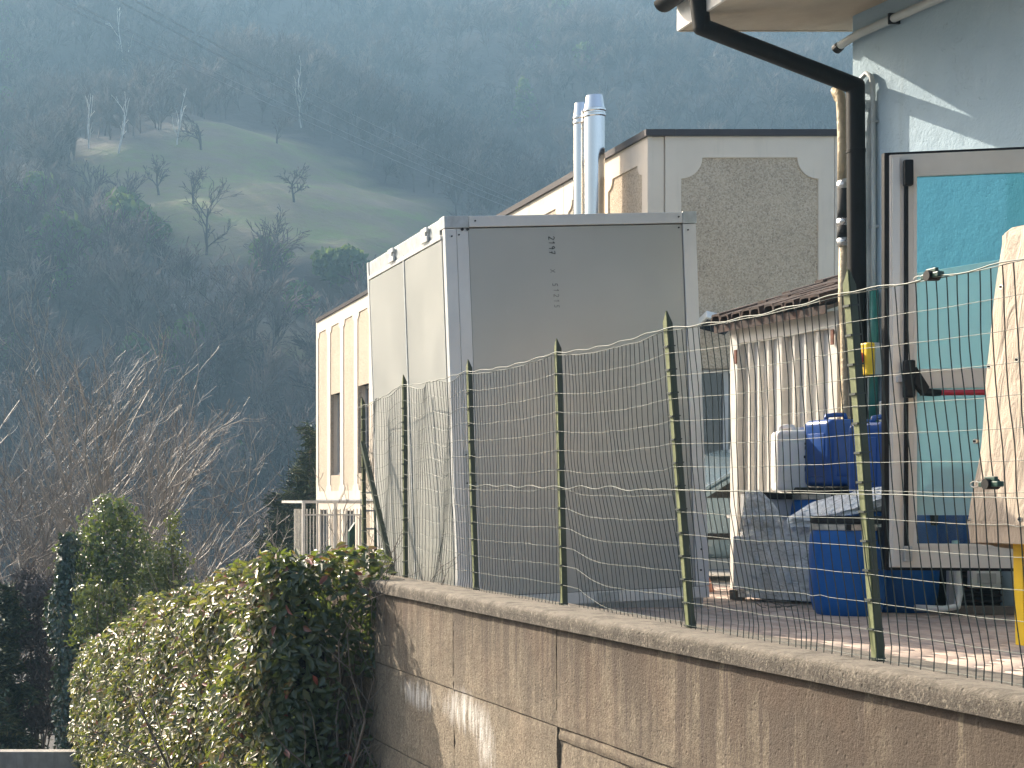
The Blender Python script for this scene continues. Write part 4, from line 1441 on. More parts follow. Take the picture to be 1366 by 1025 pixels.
# half round gutter
gv, gf = [], []
n = 12
for (r_) in (.085, .078):
    for y in (3.0, YR + .02):
        for k in range(n + 1):
            t = math.pi + math.pi * k / n
            gv.append((EX - .115 + r_ * math.cos(t), y, EZ + .235 + r_ * math.sin(t)))
m_ = n + 1
for k in range(n):
    gf.append((k, k + 1, m_ + k + 1, m_ + k))
    gf.append((2 * m_ + k + 1, 2 * m_ + k, 3 * m_ + k, 3 * m_ + k + 1))
gf.append((0, m_, 3 * m_, 2 * m_)); gf.append((n, 2 * m_ + n, 3 * m_ + n, m_ + n))
for s in (0, 1):
    for k in range(n):
        gf.append((s * m_ + k, s * m_ + k + 1, 2 * m_ + s * m_ + k + 1, 2 * m_ + s * m_ + k))
gut = MB().add(gv, gf).build('gutter', M['brown_metal'], blue, smooth=True, auto=40)
ecap = MB()
ecap.add([(EX - .115 + .085 * math.cos(math.pi + math.pi * k / n), YR + .022, EZ + .235 + .085 * math.sin(math.pi + math.pi * k / n)) for k in range(n + 1)], [tuple(range(n + 1))])
ecap.build('gutter_end', M['brown_metal'], blue)
# downpipe
DP = [(EX - .07, 11.62, EZ + .20), (EX - .03, 11.62, EZ - .11), (6.745, 11.52, 3.955), (6.765, 11.50, 0.05)]
dpw = 0.064
def sq_len(a, b, r_, name):
    return MB().tube([a, b], r_, 20).build(name, M['brown_metal'], blue, smooth=True, auto=40)
sq_len(DP[0], DP[1], dpw, 'downpipe')
sq_len(DP[1], DP[2], dpw, 'downpipe')
sq_len(DP[2], DP[3], dpw, 'downpipe')
MB().lathe(Vector(DP[2]) + Vector((0.003, 0, -.50)), [(dpw * 1.01, -.015), (dpw * 1.06, -.012), (dpw * 1.06, .012), (dpw * 1.01, .015)], 24).build('pipe_band', M['brown_metal'], blue, smooth=True, auto=30)
for p in (DP[1], DP[2]):
    q = MB().tube([Vector(p) - (Vector(DP[2]) - Vector(DP[1])).normalized() * .0, Vector(p) + Vector((0, 0, .001))], dpw, 8)
    s = bmesh.new(); bmesh.ops.create_uvsphere(s, u_segments=20, v_segments=12, radius=dpw * 1.005)
    me = bpy.data.meshes.new('elbow'); s.to_mesh(me); s.free(); me.materials.append(M['brown_metal'])
    me.polygons.foreach_set('use_smooth', [True] * len(me.polygons))
    o = bpy.data.objects.new('elbow', me); C.objects.link(o); o.parent = blue; o.location = Vector(p) - blue.location
# pale pipe up under the soffit
def wall_pt(y, z, off=0.03):
    return Vector((bwx(y) - off, y, z))
zc = 4.37
MB().tube([wall_pt(11.72, zc - .025, .05) + Vector((0, .06, 0)), wall_pt(11.66, zc - .012, .05), wall_pt(11.55, zc, .05), wall_pt(3.2, zc + .03, .05)], .033, 12).build('service_pipe', M['grey_pipe'], blue, smooth=True, auto=40)
MB().tube([wall_pt(11.72, zc - .025, .05) + Vector((0, .062, -.003)), wall_pt(11.72, zc - .025, .05) + Vector((-.01, .10, -.02))], .040, 12).build('pipe_end', M['black_plastic'], blue)
for y in (11.2, 10.1):
    MB().box(wall_pt(y, zc, .045), (.085, .016, .082)).build('pipe_clip', M['black_plastic'], blue)
# thin grey conduit down to the switch
cz0 = EYE + 550 * .00575 + .06
yc = 11.44
MB().tube([wall_pt(11.62, cz0 - .04, .03), wall_pt(11.57, cz0 + .03, .03), wall_pt(11.51, cz0 + .06, .03), wall_pt(yc + .02, cz0 + .02, .03), wall_pt(yc, cz0 - .06, .03), wall_pt(yc - .005, 3.0, .03), wall_pt(yc, 1.72, .03)], .018, 10).build('conduit', M['grey_pipe'], blue, smooth=True)
for z in (3.66, 2.86, 2.1):
    MB().box(wall_pt(yc, z, .02), (.05, .05, .018)).build('conduit_clip', M['galvanised'], blue)
for (a, z) in ((0.0, 1.30), (0.10, 1.24)):
    MB().tube([wall_pt(yc - .02 - a, 1.52, .05), wall_pt(yc - .02 - a, z + .04, .05), wall_pt(yc - a, z - .03, .05), wall_pt(yc + .07 - a * .4, z - .045, .05), wall_pt(yc + .13, z + .0 if a == 0 else z - .06, .05), wall_pt(yc + .15, z + .15 if a == 0 else z - .07, .05)], .017, 10).build('flexible_conduit', M['grey_pipe'], blue, smooth=True)
# insulated pipe beside the downpipe
ip = thing('insulated_pipe', 'beige wrapped pipe with black sleeves and foil tape beside the dark downpipe', 'pipe', (6.70, 11.62, 0))
ux = lambda u, d=11.7: (u + 30) * d / 2000
zz = lambda v, d=11.7: EYE + (668 - v) * d / 2000
path = [(ux(1117) + .06, 11.78, zz(128)), (ux(1115), 11.7, zz(121)), (ux(1119), 11.68, zz(128)), (ux(1121), 11.68, zz(150)), (ux(1122), 11.68, zz(190)), (ux(1122), 11.68, zz(245))]
MB().tube(path, .035, 14).build('pipe_wrap', M['beige_pipe'], ip, smooth=True)
MB().tube([(ux(1123), 11.68, zz(252)), (ux(1123.5), 11.68, zz(280)), (ux(1123), 11.68, zz(292))], .043, 14).build('sleeve', M['black_rubber'], ip, smooth=True)
MB().tube([(ux(1123), 11.68, zz(301)), (ux(1123), 11.68, zz(318))], .043, 14).build('sleeve', M['black_rubber'], ip, smooth=True)
for (va, vb, r_) in ((240, 253, .046), (290, 302, .046), (316, 329, .045)):
    MB().tube([(ux(1123), 11.68, zz(va)), (ux(1123), 11.68, zz((va + vb) / 2)), (ux(1123), 11.68, zz(vb))], [r_ * .8, r_ * 1.05, r_ * .95], 14).build('foil_tape', M['foil'], ip, smooth=True)
MB().tube([(ux(1123), 11.68, zz(326)), (ux(1124), 11.69, zz(400)), (ux(1127), 11.69, zz(450)), (ux(1128), 11.69, zz(565)), (ux(1128), 11.69, .1)], [.030, .036, .036, .036, .036], 14).build('pipe_wrap', M['beige_pipe'], ip, smooth=True)
MB().tube([(ux(1134), 11.78, zz(128)), (ux(1134), 11.78, 0.1)], .022, 8).build('black_hose', M['black_rubber'], ip)
MB().tube([(ux(1125), 11.68, zz(176)), (ux(1131), 11.66, zz(172)), (ux(1133), 11.6, zz(176))], .013, 8).build('pipe_tie', M['foil'], ip)
tp = MB().tube([wall_pt(11.40, zz(395), .05), wall_pt(11.40, zz(462), .05), wall_pt(11.42, 1.0, .05)], .03, 10).build('teal_pipe', M['teal_pipe'], blue, smooth=True)

# isolator switch
YS = 11.42
sw = thing('isolator_switch', 'yellow isolator box with red rotary knob on the blue wall', 'switch', wall_pt(YS, 1.9, .05))
wd = Vector((-0.124, 1.0, 0)).normalized(); wnrm = Vector((-1, -0.124, 0)).normalized()
def wbox(mb, cy, cz, wy, wz, off0, off1):
    c = Vector((bwx(cy), cy, cz)) + wnrm * ((off0 + off1) / 2)
    rot = Matrix((wnrm, wd, Vector((0, 0, 1)))).transposed()
    return mb.box(c, (abs(off1 - off0), wy, wz), rot)
szc = zz(480, YS)
wbox(MB(), YS, szc, .15, .245, 0.002, .085).build('back_box', M['grey_pipe'], sw, bevel=.006)
wbox(MB(), YS, szc, .15, .245, .088, .155).build('cover', M['yellow'], sw, bevel=.012)
kc = Vector((bwx(YS), YS, szc + .01)) + wnrm * .155
MB().tube([kc, kc + wnrm * .018], .045, 20).build('knob_base', M['red'], sw, smooth=True, auto=40)
MB().bar(kc + wnrm * .018 + Vector((0, 0, -.045)), kc + wnrm * .018 + Vector((0, 0, .045)), .024, .03, up=wnrm).build('knob', M['red'], sw, bevel=.005)


# ------------------------------------------------------------------ open door leaf
door = thing('glazed_door', 'open glazed emergency door leaf with red panic bar in front of the blue wall', 'door', (7.02, 9.55, 0.33))
DA = Vector((5.955, 9.78, 0.335))
dx_ = Vector((1.10, -0.23, 0.0)); DW = dx_.length; dx_.normalize()
dn = Vector((dx_.y, -dx_.x, 0))        # towards the camera
if dn.y > 0: dn = -dn
DH = 2.69
def dl(x, z, off=0.0):
    return DA + dx_ * x + Vector((0, 0, z)) + dn * off
def dplate(outer, holes, off, t):
    return MB().plate(outer, holes, dl(0, 0, off), dx_, Vector((0, 0, 1)), t)
def rect(a, b, c, d):
    return [(a, b), (c, b), (c, d), (a, d)]
XB = 0.155
dplate(rect(0, 0, DW, DH), [rect(XB, .155, DW - .15, 1.165), rect(XB, 1.29, DW - .15, DH - .145)], 0, .055).build('frame', M['door_frame'], door)
dplate(rect(-.028, -.02, DW, DH + .02), [rect(.0, .012, DW - .01, DH - .012)], -.022, .05).build('edge_gasket', M['black_plastic'], door)
dplate(rect(.010, .01, .052, DH - .02), [], .012, .011).build('edge_strip', M['aluminium'], door)
dplate(rect(XB - .02, .13, DW - .13, 1.185), [rect(XB + .0, .155, DW - .15, 1.165)], .004, .003).build('glazing_bead', M['door_frame'], door)
dplate(rect(XB - .02, 1.27, DW - .13, DH - .125), [rect(XB + .0, 1.29, DW - .15, DH - .145)], .004, .003).build('glazing_bead', M['door_frame'], door)
dplate(rect(XB - .01, .145, DW - .14, 1.175), [], -.025, .008).build('glass_pane', M['door_glass'], door)
dplate(rect(XB - .01, 1.28, DW - .14, DH - .135), [], -.025, .008).build('glass_pane', M['door_glass'], door)
# full height bolt rod, latch cases
def dbox(x0, x1, z0, z1, o0, o1):
    return MB().hexa([dl(x0, z0, o1), dl(x1, z0, o1), dl(x1, z0, o0), dl(x0, z0, o0), dl(x0, z1, o1), dl(x1, z1, o1), dl(x1, z1, o0), dl(x0, z1, o0)])
dbox(.078, .100, .05, DH - .06, .001, .020).build('bolt_rod', M['black_plastic'], door, bevel=.003)
dbox(.062, .118, DH - .215, DH - .045, .0205, .06).build('bolt_case', M['black_plastic'], door, bevel=.012)
dbox(.060, .120, 1.10, 1.345, .0205, .085).build('latch_case', M['black_plastic'], door, bevel=.014)
dbox(.030, .060, 1.205, 1.245, .012, .04).build('strike', M['grey_paint'], door, bevel=.003)
dbox(.068, .112, .04, .14, .0205, .05).build('bottom_bolt', M['galvanised'], door, bevel=.004)
# push bar with its black arm
MB().hexa([dl(.110, 1.19, .09), dl(.165, 1.115, .10), dl(.165, 1.115, .03), dl(.110, 1.19, .03), dl(.125, 1.30, .085), dl(.195, 1.165, .10), dl(.195, 1.165, .03), dl(.125, 1.30, .03)]).build('bar_arm', M['black_plastic'], door, bevel=.006)
MB().tube([dl(.155, 1.14, .07), dl(.225, 1.13, .075), dl(.265, 1.13, .075)], [.028, .024, .021], 14).build('bar_socket', M['black_plastic'], door, smooth=True)
MB().tube([dl(.265, 1.13, .075), dl(DW - .1, 1.125, .075)], .0185, 14).build('push_bar', M['red'], door, smooth=True)
dplate([(XB, 1.29), (DW - .15, 1.29), (DW - .15, 2.035), (XB, 1.915)], [], -.020, .002).build('privacy_film', M['frost'], door)
dplate([(XB, 1.917), (DW - .15, 2.037), (DW - .15, DH - .146), (XB, DH - .146)], [], -.020, .002).build('shade_tint', M['shade_tint'], door)  # added above the light edge to tone the glass as shaded
dplate(rect(XB, .34, DW - .15, 1.165), [], -.020, .002).build('privacy_film', M['frost'], door)
dplate(rect(.70, 1.60, .79, 1.78), [], -.012, .001).build('sticker', M['frost'], door)
for z in (.3, 1.35, 2.3):
    MB().tube([dl(DW + .01, z, -.02), dl(DW + .01, z + .12, -.02)], .016, 10).build('hinge', M['galvanised'], door)

# ------------------------------------------------------------------ blue drums
def drum(label, x, y, r, h, group='blue plastic drums', name='plastic_drum', sides=40):
    t = thing(name, label, 'drum', (x, y, 0), group)
    hb = h - .085
    MB().lathe((x, y, 0), [(r * .62, .012), (r * .78, .0), (r * .88, .03), (r * .955, .10), (r * .99, .19), (r, .32), (r, hb * .62), (r * .992, hb * .82), (r * .96, hb * .93), (r * .92, hb * .985), (r * .90, hb), (r * .90, h - .03)], sides).build('body', M['blue_plastic'], t, smooth=True, auto=50)
    MB().lathe((x, y, h), [(r * .93, -.095), (r * .955, -.09), (r * .955, -.055), (r * .93, -.05)], sides).build('clamp_ring', M['steel_wire'], t, smooth=True, auto=40)
    MB().lathe((x, y, h), [(r * .93, -.049), (r * .965, -.045), (r * .965, -.008), (r * .94, .0), (r * .80, .0), (r * .78, -.012), (.02, -.012)], sides).build('lid', M['black_plastic'], t, smooth=True, auto=40)
    a = R(-118)
    c = Vector((x + r * .97 * math.cos(a), y + r * .97 * math.sin(a), h - .072))
    MB().box(c, (.05, .03, .04), Matrix.Rotation(a, 3, 'Z')).build('clamp_lever', M['black_plastic'], t, bevel=.005)
    a = R(-60)
    c = Vector((x + r * .99 * math.cos(a), y + r * .99 * math.sin(a), h - .13))
    MB().box(c, (.03, .06, .12), Matrix.Rotation(a, 3, 'Z')).build('handle', M['black_plastic'], t, bevel=.01)
    return t
drum('small blue drum with black lid and steel clamp ring, frontmost by the fence post', 5.87, 10.12, .228, .665)
drum('wide blue drum directly left of the door leaf under the canister', 6.40, 10.48, .275, .79)
drum('tall blue drum with black lid behind the plastic wrapped pallet', 6.47, 11.35, .285, .87)

# ------------------------------------------------------------------ canisters
def jerry(label, c, w, d, h, rz, mat, group=None):
    t = thing('canister', label, 'canister', c, group)
    rot = Matrix.Rotation(rz, 3, 'Z')
    def q(x, y, z): return Vector(c) + rot @ Vector((x, y, z))
    def bxx(x0, x1, y0, y1, z0, z1):
        return MB().hexa([q(x0, y0, z0), q(x1, y0, z0), q(x1, y1, z0), q(x0, y1, z0), q(x0, y0, z1), q(x1, y0, z1), q(x1, y1, z1), q(x0, y1, z1)])
    o = bxx(-w / 2, w / 2, -d / 2, d / 2, 0, h * .93).build('body', M[mat], t, bevel=min(w, d) * .19, seg=5, smooth=True)
    bxx(-w * .36, w * .36, -d / 2 - .006, -d / 2 + .02, h * .14, h * .74).build('label_recess', M[mat], t, bevel=.008, smooth=True, auto=30)
    bxx(-w / 2 - .006, -w / 2 + .02, -d * .3, d * .3, h * .14, h * .74).build('side_recess', M[mat], t, bevel=.008, smooth=True, auto=30)
    MB().tube([q(-w * .30, 0, h * .90), q(-w * .28, 0, h * .985), q(-w * .10, 0, h), q(w * .08, 0, h), q(w * .12, 0, h * .90)], .018, 10).build('handle', M[mat], t, smooth=True)
    MB().tube([q(w * .30, 0, h * .90), q(w * .30, 0, h * .985)], .032, 16).build('cap', M['black_plastic' if mat != 'white_plastic' else 'white_plastic'], t, smooth=True, auto=40)
    return t
jerry('blue canister standing on the tall drum between the white can and the fence post', (6.475, 11.25, .873), .40, .30, .54, R(8), 'blue_jerry', 'blue canisters on the drums')
jerry('blue canister with bright sunlit top just left of the door edge', (6.33, 10.47, .793), .36, .30, .56, R(20), 'blue_jerry', 'blue canisters on the drums')
jerry('blue canister half hidden behind the turquoise door glass', (6.72, 10.43, .32), .34, .30, .56, R(-8), 'blue_jerry', 'blue canisters on the drums')
wc = jerry('white canister with dark blotches left of the blue canister', (6.24, 11.52, .84), .22, .30, .50, R(-20), 'white_plastic')
st_ = MB()
g4 = random.Random(2)
for k in range(9):
    p = Vector((6.24 + .035, 11.52 - .165, .86 + .05 * k))
    st_.box(p + Vector((g4.uniform(-.012, .012), -.006, g4.uniform(-.01, .01))), (.018 * g4.uniform(.6, 1.4), .008, .028 * g4.uniform(.5, 1.2)), Matrix.Rotation(R(-20), 3, 'Z'))
st_.build('blotch', M['black_rubber'], wc)
# the shelf-like crate the white can stands on
cr = thing('plastic_crate', 'dark crate carrying the white canister behind the pallet', 'crate', (6.12, 11.6, 0))
MB().plate(rect(0, 0, .34, .83), [rect(.03, .05, .31, .25), rect(.03, .31, .31, .52), rect(.03, .58, .31, .78)], (5.98, 11.42, 0), (1, 0, 0), (0, 0, 1), .02).build('front_side', M['black_plastic'], cr)
MB().box((6.15, 11.60, .42), (.34, .30, .80)).build('body', M['grey_paint'], cr)

# ------------------------------------------------------------------ pallet load under stretch film
pal = thing('wrapped_pallet', 'low pallet load wrapped in wrinkled clear stretch film beside the white shed', 'pallet', (6.0, 11.3, 0))
def ww(u, d, z=None, v=None):
    return Vector(((u + 30) * d / 2000, d, z if z is not None else EYE + (668 - v) * d / 2000))
a, b = (5.79, 11.50), (6.22, 11.10)
for k in range(3):
    mb = MB()
    f = k / 2
    p = Vector((a[0] + (b[0] - a[0]) * f, a[1] + (b[1] - a[1]) * f, .04))
    mb.box(p + Vector((.1, .12, 0)), (.09, .09, .075), Matrix.Rotation(R(-43), 3, 'Z'))
    mb.build('block', M['bark'], pal)
ld = MB()
off = Vector((.30, .32, 0))
def lw(p, z): return Vector((p[0], p[1], z))
ld.hexa([lw(a, .085), lw(b, .085), lw(b, .085) + Vector((.18, .16, 0)), lw(a, .085) + Vector((.18, .16, 0)), lw(a, .50), lw(b, .50), lw(b, .50) + Vector((.18, .16, 0)), lw(a, .50) + Vector((.18, .16, 0))])
ld.build('load', M['white_plastic'], pal, bevel=.02)

def sheet(name, mat, parent, top, bot, nu=70, nv=46, amp=.02, seed=0, bulge=0.03, fscale=5.0, thick=0.0):
    """a crumpled film hanging between two 3-D polylines"""
    from mathutils import noise
    def along(pl, t):
        n = len(pl) - 1
        x = min(t * n, n - 1e-6); i = int(x)
        return Vector(pl[i]).lerp(Vector(pl[i + 1]), x - i)
    vs, fs = [], []
    for j in range(nv + 1):
        for i in range(nu + 1):
            s, t = i / nu, j / nv
            p = along(top, s).lerp(along(bot, s), t)
            k = Vector((p.x * fscale + seed, p.z * fscale * .7, p.y * fscale))
            d = noise.turbulence(k, 4, True) * amp * 2
            d += abs(noise.noise(k * 2.2 + Vector((t * 3, s * 9, 0)))) * amp
            p = p + Vector((-.6, -1, 0)).normalized() * (d + bulge * math.sin(math.pi * t))
            p.z += noise.noise(k * 1.5) * amp * .5
            vs.append(p)
    for j in range(nv):
        for i in range(nu):
            q = j * (nu + 1) + i
            fs.append((q, q + 1, q + nu + 2, q + nu + 1))
    mb = MB().add(vs, fs)
    return mb.build(name, mat, parent, smooth=True)
T = [ww(994, 11.50, v=690), ww(999, 11.42, v=656), ww(1013, 11.35, v=653), ww(1030, 11.25, v=668), ww(1046, 11.1, v=694), ww(1062, 11.05, v=690), ww(1086, 10.95, v=672)]
Bm = [ww(985, 11.56, v=770), ww(1000, 11.46, v=768), ww(1016, 11.38, v=772), ww(1034, 11.24, v=774), ww(1050, 11.14, v=776), ww(1068, 11.06, v=778), ww(1088, 10.96, v=780)]
sheet('stretch_film', M['film'], pal, T, Bm, seed=1, amp=.028, bulge=.02)
B2 = [p + Vector((-.012, -.02, -.62 * .25)) for p in Bm]
B3 = [Vector((p.x, p.y, .03)) for p in Bm]
sheet('stretch_film', M['film'], pal, [p + Vector((-.02, -.02, 0.01)) for p in Bm], B3, seed=4, amp=.014, bulge=.0, nv=20)
sheet('stretch_film', M['film'], pal, [p + Vector((-.05, -.05, 0.0)) for p in T[:4]], [p + Vector((-.0, -.02, .35)) for p in Bm[:4]], seed=9, amp=.05, nu=40, nv=30)
fd = thing('film_drape', 'loose crumpled clear film draped over the drums left of the door', 'plastic film', ww(1140, 10.2, v=670))
T2 = [ww(1050, 11.0, v=690), ww(1080, 10.92, v=672), ww(1108, 10.75, v=664), ww(1130, 10.55, v=658), ww(1160, 10.30, v=652), ww(1185, 10.12, v=648), ww(1206, 10.0, v=646)]
B4 = [ww(1052, 10.9, v=702), ww(1082, 10.8, v=704), ww(1106, 10.5, v=694), ww(1130, 10.3, v=688), ww(1158, 10.12, v=680), ww(1184, 10.04, v=674), ww(1206, 9.98, v=672)]
sheet('stretch_film', M['film'], fd, T2, B4, seed=12, amp=.03, bulge=.02)
sheet('stretch_film', M['film'], fd, [p + Vector((0, -.03, -.02)) for p in T2], [p + Vector((0, -.03, .05)) for p in B4], seed=17, amp=.04, bulge=.01)

# ------------------------------------------------------------------ white shed with tiled lean-to roof, in line with the blue wall
F0 = Vector((bwx(13.06) - .02, 13.06, 0))
sax = Vector((0.124, -1, 0)).normalized()
sn = Vector((-1, -0.124, 0)).normalized()
shed = thing('lean_to_shed', 'white lean-to shed with ribbed metal front and old brown roof tiles', 'shed', F0)
SL, SH = 1.27, 2.30
def sbox(x0, x1, z0, z1, o0, o1):
    """x along the front from the far post, o outwards"""
    q = lambda x, z, o: F0 + sax * x + sn * o + Vector((0, 0, z))
    return MB().hexa([q(x0, z0, o1), q(x1, z0, o1), q(x1, z0, o0), q(x0, z0, o0), q(x0, z1, o1), q(x1, z1, o1), q(x1, z1, o0), q(x0, z1, o0)])
sbox(-.07, .03, 0, SH - .03, -.05, .045).build('post', M['white_paint'], shed, bevel=.004)
sbox(SL - .09, SL, 0, SH - .03, -.04, .035).build('post', M['white_paint'], shed, bevel=.004)
sbox(.545, .60, 0, SH - .17, -.03, .030).build('mullion', M['white_paint'], shed, bevel=.004)
sbox(.032, SL - .092, SH - .165, SH - .03, -.03, .032).build('top_rail', M['white_paint'], shed, bevel=.004)
sbox(.032, .543, .05, .13, -.03, .028).build('bottom_rail', M['white_paint'], shed, bevel=.004)
sbox(.602, SL - .092, .05, .13, -.03, .028).build('bottom_rail', M['white_paint'], shed, bevel=.004)
for (b0, b1) in ((.034, .543), (.602, SL - .094)):
    n = 4
    w = (b1 - b0) / n
    for k in range(n):
        x0 = b0 + k * w
        sbox(x0, x0 + w * .60, .132, SH - .168, -.034, -.026).build('sheet_pan', M['grey_paint' if k % 2 else 'white_paint'], shed)
        # rib with sloping flanks
        q = lambda x, z, o: F0 + sax * x + sn * o + Vector((0, 0, z))
        xa_, xb_ = x0 + w * .60, x0 + w
        MB().hexa([q(xa_ + .02, .132, .012), q(xb_ - .012, .132, .012), q(xb_, .132, -.036), q(xa_, .132, -.036), q(xa_ + .02, SH - .168, .012), q(xb_ - .012, SH - .168, .012), q(xb_, SH - .168, -.036), q(xa_, SH - .168, -.036)]).build('sheet_rib', M['white_paint'], shed)
sbox(.03, SL - .09, .05, SH - .10, -.075, -.045).build('inner_board', M['grey_paint'], shed)
for (px, pz) in ((.0, 2.02), (SL - .05, 2.06)):
    sbox(px, px + .03, pz - .06, pz + .06, .046, .056).build('hinge', M['rust'], shed)
q = lambda x, z, o: F0 + sax * x + sn * o + Vector((0, 0, z))
MB().hexa([q(-.07, 0, -.06), q(-.04, 0, -.06), q(-.04, 0, -1.3), q(-.07, 0, -1.3), q(-.07, SH, -.06), q(-.04, SH, -.06), q(-.04, SH + .4, -1.3), q(-.07, SH + .4, -1.3)]).build('side_wall', M['white_paint'], shed)
# roof deck rising away from the front, tiles laid down the slope with their ends on the eave
SLP = .32
def rq(x, o, h): return F0 + sax * x + sn * o + Vector((0, 0, SH + h - SLP * (o - .12)))
MB().hexa([rq(-.16, .12, -.03), rq(SL, .12, -.03), rq(SL, -1.2, -.03), rq(-.16, -1.2, -.03), rq(-.16, .12, .0), rq(SL, .12, .0), rq(SL, -1.2, .0), rq(-.16, -1.2, .0)]).build('roof_deck', M['bark'], shed)
MB().hexa([rq(-.165, .135, -.055), rq(SL, .135, -.055), rq(SL, .121, -.055), rq(-.165, .121, -.055), rq(-.165, .135, .012), rq(SL, .135, .012), rq(SL, .121, .012), rq(-.165, .121, .012)]).build('eave_board', M['old_tile'], shed)
g5 = random.Random(11)
for row in range(4):
    for k in range(10):
        xk = -.10 + k * .142 + g5.uniform(-.008, .008)
        if xk > SL - .03: continue
        vs, fs = [], []
        n = 8
        r0 = .074 * g5.uniform(.92, 1.06)
        rise = .070 + g5.uniform(0, .02)
        o0 = .165 - row * .33 + g5.uniform(-.02, .02)
        tw_ = g5.uniform(-.02, .02)
        for (oo, rr, hh) in ((0, r0, rise), (-.40, r0 * .85, rise * .8)):
            for m_ in range(n + 1):
                t = math.pi * m_ / n
                for e in (1.0, .80):
                    cx = max(-.72, min(.72, math.cos(t))) / .72
                    sy_ = min(1, math.sin(t) * 1.35)
                    vs.append(rq(xk + cx * rr * e * (1.0 - .28 * sy_) + tw_ * oo, o0 + oo, .018 + .012 + sy_ * hh * (1 if e == 1 else .76) + g5.uniform(-.002, .002)))
        c_ = 2 * (n + 1)
        for m_ in range(n):
            o = m_ * 2
            fs += [(o, o + 2, c_ + o + 2, c_ + o), (o + 1, c_ + o + 1, c_ + o + 3, o + 3), (o, o + 1, o + 3, o + 2)]
        MB().add(vs, fs).build('roof_tile', M['old_tile'], shed)

# ------------------------------------------------------------------ terracotta tiles piled beside the shed
g6 = random.Random(5)
def clay(t, c, rot, r=.085, l=.34, name='clay_tile'):
    vs, fs = [], []
    n = 8
    for yy, rr in ((-l / 2, r), (l / 2, r * .78)):
        for k in range(n + 1):
            a_ = math.pi * k / n
            for e in (1, .86):
                vs.append(Vector(c) + rot @ Vector((rr * e * math.cos(a_), yy, rr * e * math.sin(a_))))
    c_ = 2 * (n + 1)
    for k in range(n):
        o = 2 * k
        fs += [(o, o + 2, c_ + o + 2, c_ + o), (o + 1, c_ + o + 1, c_ + o + 3, o + 3), (o, o + 1, o + 3, o + 2), (c_ + o, c_ + o + 2, c_ + o + 3, c_ + o + 1)]
    return MB().add(vs, fs).build(name, M['terracotta'], t)
pile = thing('tile_pile', 'pile of curved terracotta roof tiles between the metal cabin and the shed', 'tile pile', (5.95, 13.0, 0))
for k in range(8):
    clay(pile, (6.10, 13.0, .20 + k * .030), Matrix.Rotation(R(-18 + g6.uniform(-5, 5)), 3, 'Z'), r=.11)
for k in range(7):
    clay(pile, (5.86 + g6.uniform(-.02, .02), 13.05, .28 + k * .026), Matrix.Rotation(R(g6.uniform(-30, -10)), 3, 'Z') @ Matrix.Rotation(R(g6.uniform(-6, 6)), 3, 'Y'), r=.10)
for (x_, z_) in ((5.80, .10), (6.12, .10), (5.95, .03)):
    clay(pile, (x_, 12.78, z_), Matrix.Rotation(R(g6.uniform(-40, 40)), 3, 'Z') @ Matrix.Rotation(R(g6.uniform(60, 100)), 3, 'X'), r=.12, l=.3)
for (x_, w_) in ((5.76, .16), (5.95, .18), (6.14, .16)):
    MB().box((x_, 12.9, .10), (w_, .25, .20), Matrix.Rotation(R(g6.uniform(-12, 12)), 3, 'Z')).build('clay_block', M['terracotta'], pile, bevel=.01)

# ------------------------------------------------------------------ car behind
car = thing('parked_car', 'blue grey hatchback half hidden behind the metal cabin and the shed', 'car', (8.1, 14.9, 0))
CY0, CY1 = 14.2, 15.8
prof = [(5.9, .22), (5.88, .50), (5.98, .66), (6.60, .76), (6.78, .80), (7.45, 1.20), (7.8, 1.30), (9.0, 1.31), (9.6, .95), (9.72, .60), (9.70, .22)]
vs = [(x, CY0, z) for x, z in prof] + [(x, CY1, z) for x, z in prof]
n = len(prof)
MB().add(vs, [tuple(range(n))[::-1], tuple(range(n, 2 * n))] + [(i, (i + 1) % n, n + (i + 1) % n, n + i) for i in range(n)]).build('body', M['car_paint'], car, bevel=.05, seg=3, smooth=True, auto=60)
def flat(loop, y, t, name, mat, bev=0):
    return MB().plate(loop, [], (0, y, 0), (1, 0, 0), (0, 0, 1), t).build(name, mat, car, bevel=bev)
flat([(6.90, .795), (7.42, .795), (7.42, 1.13)], CY0 - .004, .01, 'quarter_window', M['car_glass'])
flat([(7.47, .80), (8.35, .80), (8.35, 1.22), (7.72, 1.22), (7.47, 1.15)], CY0 - .004, .01, 'side_window', M['car_glass'])
flat([(8.40, .80), (9.25, .80), (9.05, 1.20), (8.40, 1.22)], CY0 - .004, .01, 'side_window', M['car_glass'])
MB().bar((6.80, CY0 + .0, .83), (7.46, CY0 + .0, 1.225), .05, .035).build('pillar', M['car_paint'], car, bevel=.01)
flat([(5.92, .40), (9.7, .40), (9.7, .46), (5.92, .46)], CY0 - .010, .02, 'side_moulding', M['black_plastic'])
for x_ in (6.55, 8.95):
    w_ = MB().tube([(x_, CY0 - .02, .30), (x_, CY0 + .20, .30)], .30, 28).build('wheel', M['black_rubber'], car, smooth=True, auto=40)
    MB().tube([(x_, CY0 - .03, .30), (x_, CY0 - .015, .30)], .19, 20).build('rim', M['aluminium'], w_, smooth=True, auto=40)
MB().box((7.1, CY0 - .012, .62), (.03, .02, .03)).build('side_lamp', M['white_plastic'], car)

